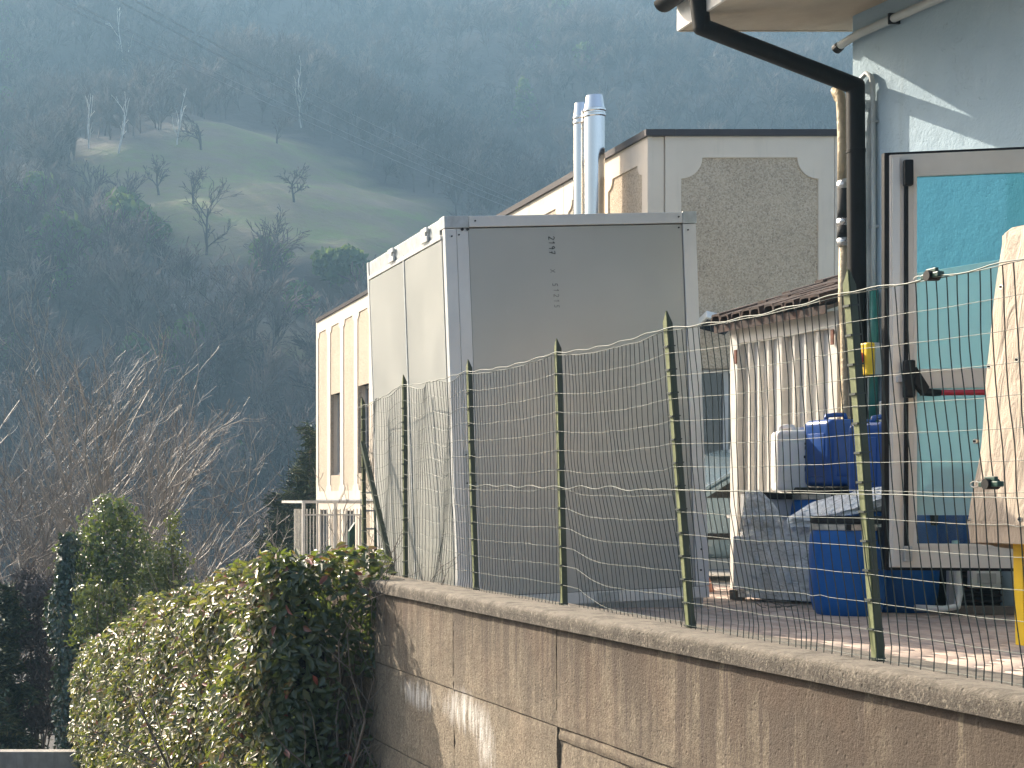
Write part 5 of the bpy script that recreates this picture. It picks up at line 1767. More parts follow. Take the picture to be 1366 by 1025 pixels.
# ------------------------------------------------------------------ compressor unit under the door leaf
cu = thing('compressor_unit', 'dark louvred compressor unit on the ground below the open door', 'compressor', (6.9, 10.4, 0))
MB().box((7.02, 10.45, .25), (.70, .36, .46)).build('casing', M['black_plastic'], cu, bevel=.01)
for k in range(9):
    MB().box((7.02, 10.262, .08 + k * .042), (.62, .014, .012), Matrix.Rotation(R(-30), 3, 'X')).build('louvre', M['roof_trim'], cu)
MB().box((6.86, 10.22, .235), (.20, .05, .12)).build('control_box', M['white_plastic'], cu, bevel=.008)
MB().box((6.86, 10.19, .24), (.12, .012, .07)).build('control_label', M['grey_paint'], cu)
MB().tube([(6.60, 10.12, .50), (6.60, 10.10, .30), (6.60, 10.08, .14), (6.56, 10.04, .06), (6.45, 10.02, .045), (6.30, 10.08, .05)], .022, 12).build('hose', M['white_plastic'], cu, smooth=True)
MB().box((6.58, 10.13, .25), (.05, .03, .46)).build('bracket', M['grey_paint'], cu)
lg = thing('timber_bearer', 'dark timber bearer on the paving in front of the compressor', 'timber', (6.9, 10.15, 0))
MB().box((7.0, 10.12, .03), (.9, .08, .055), Matrix.Rotation(R(-3), 3, 'Z')).build('bearer', M['bark'], lg, bevel=.004)
tw = thing('dead_twigs', 'few dry twigs lying at the foot of the wrapped pallet', 'twigs', (5.65, 10.6, 0.0))
for k in range(7):
    p = Vector((5.70 + g6.uniform(-.12, .12), 10.55 + g6.uniform(-.05, .1), .012))
    MB().tube([p, p + Vector((g6.uniform(-.08, .08), g6.uniform(-.06, .06), g6.uniform(.0, .05))), p + Vector((g6.uniform(-.16, .16), g6.uniform(-.1, .1), g6.uniform(0, .07)))], .004, 4).build('twig', M['bark'], tw)

# ------------------------------------------------------------------ covered machine at the right edge
cm = thing('covered_machine', 'beige tarpaulin over a machine on yellow legs at the right edge', 'machine', (5.8, 8.1, 0))
from mathutils import noise as mn
CD = 8.12
def cxz(u, v): return ((u + 11) * CD / 2000, EYE + (668 - v) * CD / 2000)
edge = [(1291, 722), (1289, 697), (1292, 670), (1296, 640), (1301, 600), (1305, 560), (1309, 520), (1314, 470), (1319, 420), (1325, 360), (1330, 318)]
rows_ = [cxz(*e) for e in edge]
XR = 6.70
vs, fs = [], []
NS = 72
prm = 2 * (XR - 5.2) + 2 * .9
def ring(xl_, z, sh, zslope):
    pts = []
    cx, hx = (xl_ + XR) / 2, (XR - xl_) / 2
    hy = .55 * sh
    for k in range(NS):
        t = 2 * math.pi * k / NS + math.pi
        c, s = math.cos(t), math.sin(t)
        px = cx + hx * math.copysign(abs(c) ** .35, c)
        py = CD - hy + hy * math.copysign(abs(s) ** .35, s)
        f = .030 * math.sin(k * .9 + z * 1.3 + math.sin(z * 2 + k * .2)) * (1 - .3 * z) + .02 * mn.noise(Vector((px * 3, py * 3, z * 2)))
        nrm = Vector((c, s, 0))
        pts.append(Vector((px, py, z + zslope * (px - xl_))) + nrm * f)
    return pts
NR = 0
for i in range(len(rows_) - 1):
    (xa, za), (xb, zb) = rows_[i], rows_[i + 1]
    for j in range(3 if i < len(rows_) - 2 else 4):
        t = j / (3 if i < len(rows_) - 2 else 4)
        xl_, z = xa + (xb - xa) * t, za + (zb - za) * t
        hem = -.11 * (1 - i / 2) if i < 2 else 0
        vs += ring(xl_, z, 1.0 - .12 * z / 2.2, hem * 0 + (-.13 if NR == 0 else (-.06 if NR == 1 else 0)) * (1 if NR < 2 else 0))
        NR += 1
vs += ring(rows_[-1][0], rows_[-1][1], .80, .06); NR += 1
vs += ring(rows_[-1][0] + .05, rows_[-1][1] + .03, .70, .08); NR += 1
for i in range(NR - 1):
    for k in range(NS):
        k2 = (k + 1) % NS
        fs.append((i * NS + k, i * NS + k2, (i + 1) * NS + k2, (i + 1) * NS + k))
fs.append(tuple((NR - 1) * NS + k for k in range(NS)))
cov = MB().add(vs, fs).build('tarpaulin', M['tarp'], cm, smooth=True)
# hem band and seam
hz = cxz(0, 699)[1]
hb_ = ring(cxz(1288, 0)[0] - .006, hz, 1.01, 0) + ring(cxz(1288, 0)[0] - .006, hz + .018, 1.01, 0)
MB().add(hb_, [(k, (k + 1) % NS, NS + (k + 1) % NS, NS + k) for k in range(NS)]).build('hem_seam', M['tarp'], cm, smooth=True)
bpy.context.view_layer.update()
def cover_pt(u, v):
    o = Vector((0, 0, EYE)) - cm.location
    ok, loc, nor, _i = cov.ray_cast(o, (at(u, v, 1.0) - Vector((0, 0, EYE))).normalized())
    return loc + cm.location if ok else at(u, v, CD)
def edge_u(v): return float(np.interp(v, [e[1] for e in edge[::-1]], [e[0] for e in edge[::-1]]))
for (u, v) in ((1336, 383), (1320, 489), (1301, 589), (1294, 695), (1361, 693), (1357, 480)):
    
    c = cover_pt(u, v)
    MB().tube([c + Vector((.012, 0, 0)), c + Vector((-.005, -.002, 0))], .014, 14).build('eyelet', M['chrome'], cm, smooth=True, auto=40)
    MB().tube([c + Vector((-.004, 0, .0)), c + Vector((-.009, -.003, 0))], .006, 10).build('stud', M['black_plastic'], cm)
for (x0, x1) in ((5.535, 5.555), (6.45, 6.45)):
    MB().bar((x0, 7.94, .75), (x1, 7.94, 0.004), .07, .07, up=(0, 1, 0)).build('leg', M['yellow'], cm, bevel=.004)
    MB().bar((x0, 7.15, .75), (x1, 7.15, 0.004), .07, .07, up=(0, 1, 0)).build('leg', M['yellow'], cm, bevel=.004)
MB().box((6.0, 7.55, .74), (.98, .80, .12)).build('frame', M['yellow'], cm)

# ------------------------------------------------------------------ green mesh fence
FX = 3.20
posts = [  # y, x foot, x top, z top
    (13.35, FX, FX, 1.66),
    (12.46, FX + .005, FX - .01, 1.63), (11.25, FX, 3.19, 1.715), (9.66, FX, 3.155, 1.68), (8.21, FX, 3.165, 1.657), (6.76, 3.205, 3.10, 1.625), (5.35, 3.205, 3.10, 1.594), (3.95, 3.205, 3.12, 1.585), (2.55, 3.205, 3.14, 1.58)]
fence = thing('mesh_fence', 'leaning green wire mesh fence on the retaining wall with angle posts', 'fence', (3.2, 8.0, TOPZ))
posts = posts[1:]
def post_x(y, z):
    """x of the mesh plane at (y, z), leaning with the posts"""
    for (a, b) in zip(posts[:-1], posts[1:]):
        if b[0] <= y <= a[0] or (a is posts[0] and y > a[0]):
            t = min(1, max(0, (a[0] - y) / (a[0] - b[0])))
            fz = (z - TOPZ) / 1.45
            xa = a[1] + (a[2] - a[1]) * fz
            xb = b[1] + (b[2] - b[1]) * fz
            return xa + (xb - xa) * t, t, a, b
    a = posts[-1]
    return a[1], 1, a, a
for i, (y, x0, x1, zt) in enumerate(posts):
    # angle iron: one flange facing the street, one across it, pointed head
    yt = y
    foot, top = Vector((x0, y, TOPZ - .02)), Vector((x1, yt, zt))
    mb = MB()
    w_, t_ = .029, .004
    # flange in the fence plane (YZ)
    f0, f1 = foot, top
    mb.hexa([f0 + Vector((0, -w_ * .25, 0)), f0 + Vector((t_, -w_ * .25, 0)), f0 + Vector((t_, w_ * .75, 0)), f0 + Vector((0, w_ * .75, 0)),
             f1 + Vector((0, -w_ * .25, -.0)), f1 + Vector((t_, -w_ * .25, -.0)), f1 + Vector((t_, w_ * .75, -.05)), f1 + Vector((0, w_ * .75, -.05))])
    mb.build('street_flange', M['sunlit_green'], fence)  # lit side painted in by the lighter green
    mb = MB()
    # flange across (XZ), towards the yard: darker green paints in its shaded side
    mb.hexa([f0 + Vector((t_, -w_ * .25 - t_, 0)), f0 + Vector((w_, -w_ * .25 - t_, 0)), f0 + Vector((w_, -w_ * .25, 0)), f0 + Vector((t_, -w_ * .25, 0)),
             f1 + Vector((t_, -w_ * .25 - t_, .0)), f1 + Vector((w_, -w_ * .25 - t_, -.055)), f1 + Vector((w_, -w_ * .25, -.055)), f1 + Vector((t_, -w_ * .25, .0))])
    p_ = mb.build('post', M['green_paint'], fence)
    for k in range(13):
        ties = MB()
        z = TOPZ + .03 + k * .1035
        f = (z - TOPZ) / (zt - TOPZ)
        c = foot.lerp(top, f) + Vector((0, 0, 0))
        ties.bar(c + Vector((-.004, -w_ * .35, 0)), c + Vector((-.004, w_ * .9, 0)), .006, .008, up=(0, 0, 1))
        ties.bar(c + Vector((-.004, -w_ * .42, 0)), c + Vector((w_, -w_ * .42, .003)), .006, .006, up=(0, 0, 1))
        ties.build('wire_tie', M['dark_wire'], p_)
# stay leaning into the fence from the first bay, and stay of the end post
MB().bar((3.19, 12.42, 1.25), (3.215, 11.60, TOPZ + .0), .036, .036).build('brace', M['green_paint'], fence)

NZ = 13
def top_z(y):
    x, t, a, b = post_x(y, 1.6)
    ha, hb2 = a[3] - .088, b[3] - .088
    sag = .030 if 6.7 < y < 11.3 else .015
    return ha + (hb2 - ha) * t - sag * 4 * t * (1 - t)
def mesh_pt(y, s, phase=0):
    """s: 0 bottom .. 1 top; a slack, rippled sheet"""
    zt = top_z(y)
    zb = TOPZ + .012 + .01 * mn.noise(Vector((y * 1.3, 0, 0)))
    z = zb + (zt - zb) * s
    x, t, a, b = post_x(y, z)
    slack = math.sin(math.pi * t)
    bay = (a[0] * 1.7)
    dx = slack * (.035 * mn.noise(Vector((y * 1.1, z * 1.3, 3))) + .012 * mn.noise(Vector((y * 5, z * 2.5, 7))))
    dy = slack * (.05 * mn.noise(Vector((y * .9 + 5, z * 1.6, 1)))) + .006 * mn.noise(Vector((y * 9, z * 6, 5)))
    dz = slack * (.020 * mn.noise(Vector((y * 1.4, z * 1.1, 11)))) + .006 * mn.noise(Vector((y * 6, z * 9, 2)))
    if y > 9.7:     # the far bays are crumpled
        dy += slack * .04 * math.sin(z * 5 + bay) * (1 - s)
        dx += slack * .018 * math.sin(y * 9 + z * 3)
        dz += slack * .022 * math.sin(y * 8 + z * 4)
    if 6.8 < y < 8.2:   # bay whose foot is pulled towards the near post
        q = max(0, 1 - s * 1.7)
        dz -= q * .11 * math.sin(math.pi * min(1, max(0, (8.2 - y) / .5)) / 2)
        dy -= q * .10
        dx += q * .05
    if y < 6.76:
        dz *= .45
        dx *= .6
        q = max(0, 1 - s * 2.2)
        dy -= q * .05 * (1 + .4 * math.sin(y * 13))
    return Vector((x - .006 + dx, y + dy, z + dz))
srow = [0.0] + [((i) / NZ) for i in range(1, NZ + 1)]
ytop, ybot = 12.50, 2.6
for i, s in enumerate(srow):
    pts = []
    y = ytop
    kseed = i * 3.3
    while y > ybot:
        p = mesh_pt(y, s)
        # crimps
        cr_ = mn.noise(Vector((y * 4, kseed, 0)))
        if cr_ > .45: p.z += .004 * math.sin(y * 60)
        pts.append(p)
        y -= .055
    MB().tube(pts, .00135 if i < NZ else .0019, 4, cap=False).build('line_wire', M['wire'], fence, smooth=True)
yv = ytop
kk = 0
gg = random.Random(3)
while yv > 3.3:
    pts = []
    nseg = NZ * 2
    s0 = -.02 - (.025 if kk % 7 == 0 else 0)
    for j in range(nseg + 1):
        s = j / nseg
        p = mesh_pt(yv, s)
        if j == 0:
            p.z -= .02 + (.05 if gg.random() < .18 else 0)
            p.x -= .01
        p.y += .004 * mn.noise(Vector((kk * 7.1, s * 9, 0)))
        pts.append(p)
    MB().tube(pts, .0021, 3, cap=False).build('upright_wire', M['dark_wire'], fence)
    yv -= .0505
    kk += 1
# loose tension wires: one along the top, one at mid height
for (s, r_, nm) in ((1.0, .0028, 'top_wire'), (.545, .0022, 'tension_wire')):
    pts = []
    y = 9.66 if s < 1 else 12.5
    while y > ybot:
        x, t, a, b = post_x(y, 1.7)
        if s == 1.0:
            z = a[3] - .080 + (b[3] - a[3]) * t - .02 * math.sin(math.pi * t) + .004 * math.sin(y * 21)
        else:
            z = .87 - (9.66 - y) * .018 + .006 * math.sin(y * 17) * (y > 7) + .012 * mn.noise(Vector((y * 3, 1, 1)))
        x, t, a, b = post_x(y, z)
        pts.append(Vector((x - .014, y, z)))
        y -= .05
    MB().tube(pts, r_, 4, cap=False).build(nm, M['wire'], fence, smooth=True)
# wire strainers
for (u, v) in ((1263, 368), (1322, 646)):
    y = FX * .985 * 2000 / (u + 30)
    z = EYE + (668 - v) * y / 2000
    x, t, a, b = post_x(y, z)
    c = Vector((x - .012, y, z))
    ten = MB()
    ten.box(c, (.022, .090, .018))
    s_ = ten.build('wire_strainer', M['dark_green_paint'], fence, bevel=.004)
    MB().tube([c + Vector((-.02, 0, 0)), c + Vector((.02, 0, 0))], .017, 14).build('drum', M['black_plastic'], s_, smooth=True, auto=40)
    MB().box(c + Vector((0, .0, .016)), (.012, .05, .016)).build('cap', M['dark_green_paint'], s_, bevel=.003)
    lp = []
    for k in range(13):
        q = 2 * math.pi * k / 12
        lp.append(c + Vector((0, .075 + .022 * math.cos(q), .010 * math.sin(q))))
    MB().tube(lp, .002, 4, cap=False).build('wire_loop', M['steel_wire'], s_)
stub = thing('fence_stub', 'short dark green steel stub post standing above the hedge', 'post', (3.12, 12.75, .2))
MB().hexa([(3.155, 12.72, -.1), (3.205, 12.72, -.1), (3.205, 12.77, -.1), (3.155, 12.77, -.1), (3.155, 12.72, .51), (3.205, 12.72, .585), (3.205, 12.77, .585), (3.155, 12.77, .51)]).build('stub', M['dark_green_paint'], stub)
# little ladder-like rack at the corner behind the end post
lad = thing('metal_rack', 'narrow dark metal rack standing just behind the end post of the fence', 'rack', (3.34, 13.3, .0))
for x_ in (3.42, 3.53):
    MB().bar((x_, 13.3, 0), (x_, 13.3, .93), .022, .022, up=(0, 1, 0)).build('upright', M['dark_green_paint'], lad)
for k in range(5):
    MB().bar((3.431, 13.3, .20 + k * .16), (3.519, 13.3, .20 + k * .16), .016, .016, up=(0, 1, 0)).build('rung', M['grey_paint'], lad)

# ------------------------------------------------------------------ pale railing by the far end of the cream building
rl = thing('pale_railing', 'white metal railing in front of the far foot of the cream building', 'railing', (6.9, 29.5, -2))
RY = 29.6
xa_, xb_ = (405 + 30) * RY / 2000, (488 + 30) * RY / 2000
MB().box(((xa_ + xb_) / 2, RY, .745), (xb_ - xa_, .06, .055)).build('top_rail', M['white_paint'], rl)
MB().box(((xa_ + xb_) / 2, RY, EYE - 19 * RY / 2000), (xb_ - xa_, .03, .03)).build('rail', M['white_paint'], rl)
MB().box((xa_, RY + 1.0, .745), (.055, 2.0, .05)).build('top_rail', M['white_paint'], rl)
for x_ in (xa_, xa_ + .62):
    MB().box((x_, RY, -.9), (.055, .055, 3.24)).build('post', M['white_paint'], rl)
k = 0
x_ = xa_ + .07
while x_ < xb_:
    zt = EYE - (11 + (k % 3 == 2) * 0) * RY / 2000
    MB().box((x_, RY + .022, (zt - 1.7) / 2), (.022, .012, zt + 1.7)).build('picket', M['white_paint'], rl)
    x_ += .066
    k += 1
for k in range(7):
    MB().box((xa_ + .01, RY + .12 + k * .13, -.55), (.012, .022, 2.3)).build('picket', M['white_paint'], rl)


# ------------------------------------------------------------------ photinia hedge along the foot of the wall
def hxl(y): return 2.05 - .079 * (y - 10.9)
_hy = np.array([10.7, 11.4, 12, 13, 14, 15, 16, 17, 18, 19, 20, 21.5])
_hz = np.array([.33, .30, .20, .09, -.04, -.20, -.40, -.59, -.79, -.98, -1.15, -1.6])
def hzt(y): return np.interp(y, _hy, _hz)
hedge = thing('clipped_hedge', 'rounded clipped hedge with glossy green and reddish leaves against the retaining wall', 'hedge', (2.4, 11, -2.4))
g = np.random.default_rng(17)
def hedge_pts(n, face):
    if face == 'side':
        y = 10.85 + 9.6 * g.uniform(0, 1, n) ** 1.35
        zt = hzt(y)
        z = zt - (zt + 3.6) * g.uniform(0, 1, n) ** 1.05
        x = hxl(y)
        nr = np.tile([-1.0, -.38, .75], (n, 1))
        # round the top shoulder and the near corner
        tz = np.clip(1 - (zt - z) / .35, 0, 1)
        x = x + .22 * tz ** 2
        nr[:, 2] += tz * 1.2
        ty = np.clip(1 - (y - 10.85) / .35, 0, 1)
        x = x + .22 * ty ** 2
        nr[:, 1] -= ty * 1.2
    elif face == 'front':
        x = 2.10 + .88 * g.uniform(0, 1, n)
        y = np.full(n, 10.85)
        zt = hzt(y)
        z = zt - (zt + 3.3) * g.uniform(0, 1, n)
        nr = np.tile([-.1, -1.0, .2], (n, 1))
        tz = np.clip(1 - (zt - z) / .3, 0, 1)
        y = y + .22 * tz ** 2
        nr[:, 2] += tz * 1.2
        tx = np.clip(1 - (x - 2.10) / .3, 0, 1)
        y = y + .2 * tx ** 2
        nr[:, 0] -= tx
    else:
        y = 10.95 + 9.6 * g.uniform(0, 1, n)
        x = hxl(y) + .1 + (3.02 - hxl(y) - .1) * g.uniform(0, 1, n)
        x = np.where(y < 13, x, hxl(y) + .1 + .8 * g.uniform(0, 1, n))
        z = hzt(y) + .03 * g.normal(0, 1, n)
        nr = np.tile([-.1, -.2, 1.0], (n, 1))
    P = np.stack([x, y, z], axis=1)
    # lumpy surface, then depth into the hedge
    lump = .05 * np.sin(P[:, 1] * 4.1 + P[:, 2] * 3) + .04 * np.sin(P[:, 2] * 7.3 + P[:, 1] * 2.2) + .03 * np.sin(P[:, 0] * 9 + P[:, 2] * 5)
    dep = g.exponential(.055, n) - lump
    nn = nr / np.linalg.norm(nr, axis=1, keepdims=True)
    return P - nn * dep[:, None], nn, np.clip(dep, -.05, .3)
PP, NN, DD = [], [], []
for f_, n in (('side', 30000), ('front', 3800), ('top', 7500)):
    a, b, c = hedge_pts(n, f_)
    if f_ == 'front':
        # thin it towards the wall low down, where stems and daylight show
        thin = (a[:, 0] > 2.62) & (a[:, 2] < -.35) & (g.uniform(0, 1, len(a)) < .72)
        a, b, c = a[~thin], b[~thin], c[~thin]
    PP.append(a); NN.append(b); DD.append(c)
PP, NN, DD = np.concatenate(PP), np.concatenate(NN), np.concatenate(DD)
V_, Q_ = leaves(PP, NN, .088, .040, droop=.5, tilt=.45, up=-.15, seed=3)
r_ = g.beta(1.6, 1.6, len(PP))
topness = np.clip(NN[:, 2] - .3, 0, 1)
red = (g.uniform(0, 1, len(PP)) < .02 + .22 * topness)
r_ = np.where(red, g.uniform(.9, 1.0, len(PP)), r_ * .86)
shade_end = (PP[:, 0] > 2.15) & (PP[:, 1] < 11.2)  # leaves of the near end, toned darker to paint in its shade
r_ = np.where(shade_end & ~red, r_ * .40, r_)
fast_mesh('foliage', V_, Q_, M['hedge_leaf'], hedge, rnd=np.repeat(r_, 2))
# woody inside: stems and a dense dark body
S_ = []
g2 = np.random.default_rng(4)
for k in range(26):
    y = 11.0 + 9 * (k / 26) ** 1.3
    x = hxl(y) + g2.uniform(.35, .75)
    grow(g2, (x, y, float(street_z(y)) - .2), (g2.normal(0, .08), g2.normal(0, .08), 1), float(hzt(y) - street_z(y)) * .75, .022, 2, S_, wander=.09, up=.02, kids=(6, 4), spread=.6, shrink=.4, segn=6)
for k in range(12):
    x = 2.60 + g2.uniform(0, .36)
    grow(g2, (x, 11.02 + g2.uniform(-.1, .25), -2.4), (g2.normal(0, .06), g2.normal(0, .06), 1), 2.2, .014, 2, S_, wander=.08, up=.02, kids=(6, 4), spread=.6, shrink=.35, segn=7)
V_, Q_ = segs_mesh(S_)
fast_mesh('stems', V_, Q_, M['bark'], hedge)
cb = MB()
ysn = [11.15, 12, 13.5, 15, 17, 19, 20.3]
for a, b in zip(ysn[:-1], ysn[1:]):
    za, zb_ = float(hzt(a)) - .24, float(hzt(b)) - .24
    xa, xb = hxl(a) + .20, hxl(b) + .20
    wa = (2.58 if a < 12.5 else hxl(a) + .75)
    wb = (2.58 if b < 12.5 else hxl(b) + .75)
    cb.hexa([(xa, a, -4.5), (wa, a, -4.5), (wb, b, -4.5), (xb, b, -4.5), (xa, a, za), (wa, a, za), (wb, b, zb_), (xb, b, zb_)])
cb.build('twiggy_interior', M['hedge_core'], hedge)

# ------------------------------------------------------------------ shrubs behind the hedge
def gz(x, y): return float(street_z(y))
def shrub(name, label, u, vtop, d, w, seed, mat, n, leaf, wid, cone=False, lumps=8, vb=None, group=None, shell=.35):
    x = (u + 30) * d / 2000
    zt = EYE + (668 - vtop) * d / 2000
    zb = gz(x, d) - .05
    return crown_tree(name, label, (x, d, zb), zt - zb, w, seed, mat, n, leaf, wid, trunk=.05, shape='cone' if cone else 'round', tm='bark', tr=.05, cat='shrub', lumps=lumps, group=group, shell=shell)

def blob_shrub(name, label, base_uvd, blobs, seed, mat, leaf, wid, dens, trunks=1):
    """a shrub whose outline is given by overlapping lumps: (u, v, radius_px, depth offset)"""
    g2 = np.random.default_rng(seed)
    u0, d0 = base_uvd
    x0 = (u0 + 30) * d0 / 2000
    zb = gz(x0, d0) - .05
    t = thing(name, label, 'shrub', (x0, d0, zb))
    P, NR = [], []
    out = []
    for (u, v, rp, dd) in blobs:
        d = d0 + dd
        c = np.array([(u + 30) * d / 2000, d, EYE + (668 - v) * d / 2000])
        rr = rp * d / 2000
        m = int(dens * rr * rr * 12)
        q = g2.normal(0, 1, (m, 3))
        q /= np.linalg.norm(q, axis=1, keepdims=True)
        ra = g2.uniform(.15, 1.0, (m, 1)) ** .5
        wob = 1 + .28 * np.sin(q[:, 0:1] * 6 + seed + u) * np.cos(q[:, 2:3] * 7 + v) + .12 * g2.normal(0, 1, (m, 1))
        P.append(q * ra * wob * rr * np.array([[1, 1, 1.1]]) + c)
        NR.append(q)
        s = np.array([x0 + g2.normal(0, .06), d0, zb])
        p = s
        for k in range(5):
            nx_ = s + (c - s) * ((k + 1) / 5) + g2.normal(0, .05, 3)
            out.append((*p, *nx_, .03 - .004 * k, .026 - .004 * k))
            p = nx_
    V1, Q1 = segs_mesh(out)
    fast_mesh('trunk', V1, Q1, M['bark'], t)
    P, NR = np.concatenate(P), np.concatenate(NR)
    V2, Q2 = leaves(P, NR, leaf, wid, tilt=.7, seed=seed, up=.5)
    rn = np.clip(np.repeat(g2.beta(1.3, 2.2, len(P)) * .75 + .25 * (P[:, 2] > np.percentile(P[:, 2], 75)), 2), 0, 1)
    fast_mesh('foliage', V2, Q2, M[mat], t, rnd=rn)
    return t
blob_shrub('evergreen_shrub', 'tall glossy green shrub rising behind the left end of the hedge', (155, 23.0),
           [(150, 692, 30, 0), (130, 715, 32, .2), (172, 720, 32, 0), (112, 740, 30, .1), (150, 750, 36, -.1), (190, 748, 32, .1), (92, 752, 24, .2), (200, 775, 30, .2), (120, 780, 30, 0), (165, 785, 34, 0), (140, 675, 14, 0), (165, 680, 15, 0), (176, 700, 14, .1), (150, 830, 40, 0), (105, 820, 30, 0)], 5, 'laurel_leaf', .085, .042, 260)
blob_shrub('evergreen_shrub', 'slim yellowish green shrub beside the tall glossy one above the hedge crest', (228, 22.0),
           [(230, 700, 12, 0), (233, 720, 16, 0), (222, 745, 22, 0), (240, 750, 18, .1), (205, 765, 26, 0), (232, 775, 22, 0), (210, 800, 34, 0), (232, 688, 7, 0)], 6, 'yellow_leaf', .07, .035, 300)
blob_shrub('low_shrub', 'low bright green shrub peeping over the left shoulder of the hedge', (130, 21.0),
           [(112, 800, 18, 0), (125, 788, 13, 0), (150, 800, 15, 0), (155, 812, 14, 0), (120, 825, 24, 0), (140, 838, 20, 0), (128, 776, 7, 0), (154, 786, 8, 0), (112, 850, 22, 0)], 7, 'yellow_leaf', .085, .038, 300)
# ivy-clad column at the hedge's left end
ivy = thing('ivy_column', 'narrow dark ivy covered column left of the hedge', 'ivy', ((88 + 30) * 22 / 2000, 22, gz(1, 22)))
g2 = np.random.default_rng(8)
n = 6500
th = g2.uniform(0, 6.283, n)
zz_ = g2.uniform(gz(1, 22), EYE - 45 * .011, n)
rr = .20 * (1 + .22 * np.sin(zz_ * 5) + .15 * np.sin(th * 4 + zz_ * 3)) * g2.uniform(.7, 1.2, n) * np.clip((.15 - zz_) / .8, .25, 1) ** .5
cx = (90 + 30) * 22 / 2000 + .05 * np.sin(zz_ * 2.1)
P = np.stack([cx + rr * np.cos(th), 22 + rr * np.sin(th), zz_], axis=1)
V_, Q_ = leaves(P, np.stack([np.cos(th), np.sin(th), .2 + 0 * th], axis=1), .075, .05, tilt=.5, up=-.8, seed=8)
fast_mesh('foliage', V_, Q_, M['ivy_leaf'], ivy, rnd=np.repeat(g2.uniform(0, 1, n), 2))
MB().tube([(1.32, 22, gz(1, 22) - .1), (1.32, 22, -.35)], .09, 10).build('post', M['bark'], ivy)
# low concrete wall at the bottom left
lw_ = thing('low_concrete_wall', 'low stained concrete wall at the lower left corner behind the hedge', 'wall', (.9, 20.5, gz(1, 20)))
zt_ = EYE - (1003 - 668) * 20.5 / 2000
for (a, b) in ((-.9, .25), (.26, 1.42)):
    MB().box(((a + b) / 2, 20.6, zt_ - .75), (b - a, .22, 1.5)).build('wall_panel', M['concrete_plain'], lw_, bevel=.01)

# dark conifers at the far left, in their own shade
def cone_tree(name, label, x, y, h, w, seed, n, mat='conifer', leaf=.16, wid=.05, base=None, droop=.3):
    g2 = np.random.default_rng(seed)
    zb = gz(x, y) if base is None else base
    t = thing(name, label, 'tree', (x, y, zb))
    MB().tube([(x, y, zb), (x, y, zb + h * .5), (x, y, zb + h * .97)], [w * .09, w * .06, .01], 8).build('trunk', M['bark'], t)
    P, D, out = [], [], []
    nb = int(h * 16)
    for k in range(nb):
        f = (k / nb) ** .9
        z = zb + h * (.03 + .95 * f)
        L = w * (1 - f) ** .75 * g2.uniform(.65, 1.15) + .08
        a = g2.uniform(0, 6.283)
        dz = -.15 + .5 * f
        pr = np.array([x, y, z])
        dr = np.array([math.cos(a), math.sin(a), dz])
        prev = pr
        for j in range(5):
            q = pr + dr * L * (j + 1) / 5 + np.array([0, 0, -droop * L * ((j + 1) / 5) ** 2 * .6])
            out.append((*prev, *q, .012, .006))
            prev = q
        m = max(6, int(n / nb * L / (w * .6)))
        tt = g2.uniform(.12, 1, m)
        pp = pr + dr * L * tt[:, None] + np.array([0, 0, 1]) * (-droop * L * tt ** 2 * .6)[:, None] + g2.normal(0, .05 + .04 * L, (m, 3))
        P.append(pp)
        dd = np.tile([-.2 * math.cos(a), -.2 * math.sin(a), 1.0], (m, 1))
        D.append(dd)
    V1, Q1 = segs_mesh(out)
    fast_mesh('branches', V1, Q1, M['bark'], t)
    P, D = np.concatenate(P), np.concatenate(D)
    V2, Q2 = leaves(P, D, leaf, wid, tilt=.45, seed=seed, up=-.1)
    fast_mesh('foliage', V2, Q2, M[mat], t, rnd=np.repeat(g2.uniform(0, 1, len(P)), 2))
    return t
cone_tree('conifer_tree', 'dark feathery conifer directly left of the cream building', (414 + 30) * 37 / 2000, 37.0, 9.0, 2.2, 31, 28000, base=-6.2, leaf=.26, wid=.03, droop=.1)
cone_tree('conifer_tree', 'shorter dark conifer further left of the cream building corner', (372 + 30) * 38 / 2000, 38.0, 7.1, 1.9, 32, 16000, base=-6, leaf=.26, wid=.03, droop=.1)
cone_tree('conifer_tree', 'very dark conifer filling the lower left corner', .50, 25.0, 4.1, 1.0, 33, 16000, leaf=.14)
cone_tree('conifer_tree', 'dark conifer cut by the left picture edge', -.10, 24.0, 4.3, 1.1, 34, 14000, leaf=.14)
# brown bare shrubby screen between them
blob_shrub('brown_thicket', 'brown leafless thicket between the dark conifers and the ivy column', (52, 25.0),
           [(52, 800, 26, 0), (50, 850, 26, 0), (55, 900, 26, 0), (52, 950, 26, 0), (35, 780, 20, .4), (70, 790, 18, .2), (76, 850, 18, 0), (78, 910, 18, 0), (76, 960, 18, 0)], 9, 'far_bare', .14, .025, 700)

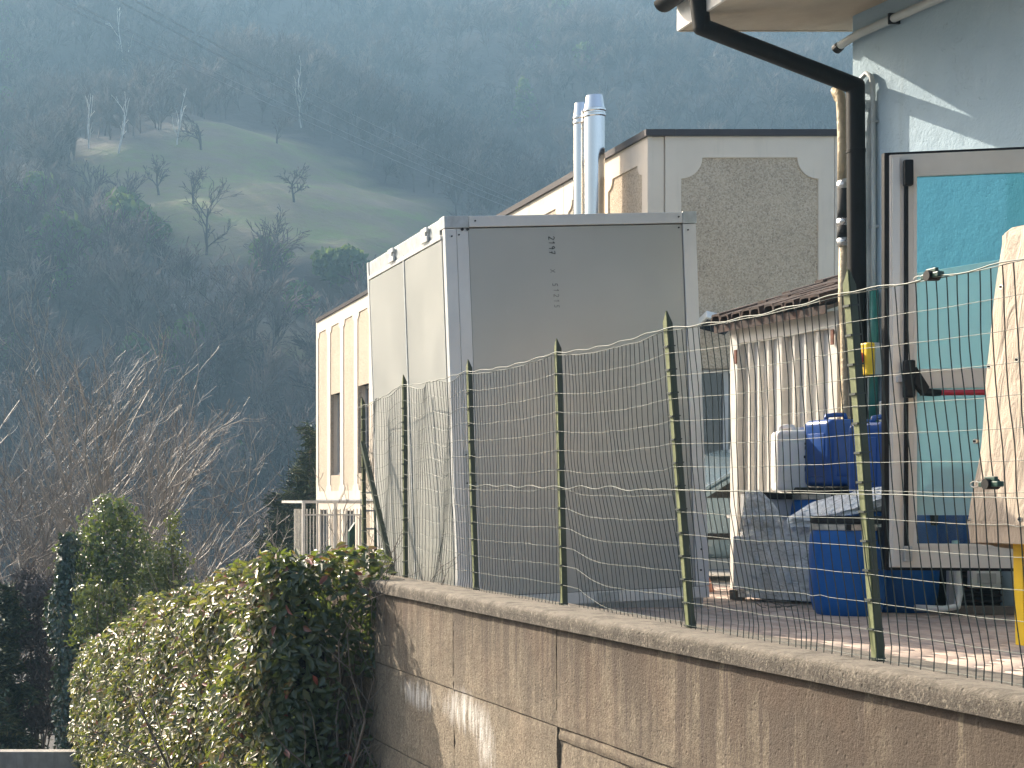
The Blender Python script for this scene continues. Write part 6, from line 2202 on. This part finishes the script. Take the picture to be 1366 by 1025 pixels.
# ------------------------------------------------------------------ bare trees in the middle distance
def mid_tree(label, u, d, vtop, seed, mat, kids, level, rad, spread, frac, minr, lean=(0, 0, 1), shrink=.64, up=.04, base=None, group=None, shr=None, wander=.12):
    x = (u + 30) * d / 2000
    zt = EYE + (668 - vtop) * d / 2000
    zb = -7.0 if base is None else base
    return bare_tree('bare_tree', label, (x, d, zb), zt - zb, seed, mat, group, kids=kids, level=level, rad=rad, spread=spread, frac=frac, minr=minr, lean=lean, shrink=shrink, up=up, shr=shr, wander=wander)
mid_tree('big leafless tree with pale upright twigs left of centre', 128, 36.0, 398, 101, 'twig', (13, 10, 6, 3), 4, .11, .50, .30, .0050, up=.075, shr=(1.05, .44, .42, .5), wander=.12)
mid_tree('leafless tree with reddish twigs behind and left of the big pale one', 30, 40.0, 455, 102, 'red_twig', (11, 9, 6, 4), 4, .08, .75, .34, .0056, up=.05, shr=(1.0, .45, .45, .5), wander=.15)
mid_tree('leafless reddish tree filling in behind the tall glossy shrub', 180, 44.0, 520, 103, 'red_twig', (9, 7, 5, 4), 4, .15, .7, .30, .008, shrink=.66)
mid_tree('low spreading leafless tree reaching right towards the cream building', 262, 30.0, 588, 107, 'twig', (8, 6, 5, 4), 4, .045, .60, .30, .0055, lean=(.30, 0, 1), up=.05, base=-5.4, shr=(1.1, .42, .42, .5), wander=.14)
mid_tree('scrubby leafless tree at the left picture edge', -20, 34.0, 540, 105, 'red_twig', (8, 6, 5, 4), 4, .12, .7, .30, .007, shrink=.66)
mid_tree('thin leafless tree low down between the hedge crest and the conifers', 330, 46.0, 600, 106, 'red_twig', (8, 6, 5, 4), 4, .12, .7, .30, .008, shrink=.66)

# ------------------------------------------------------------------ haze
hz_ = MB()
zlo, zhi = -12.0, 188.0
hz_.box((120.0, 215.0, (zlo + zhi) / 2), (640.0, 470.0, zhi - zlo))
k = N('valley_haze')
pv_ = k.n('ShaderNodeVolumePrincipled')
pv_.inputs['Color'].default_value = (0.40, 0.69, 0.95, 1)
pv_.inputs['Density'].default_value = HAZE
pv_.inputs['Anisotropy'].default_value = 0.25
k.l(pv_.outputs[0], k.out.inputs['Volume'])
haze = hz_.build('haze', k.m)
tag(haze, 'thin bluish haze filling the valley', 'haze', kind='stuff')
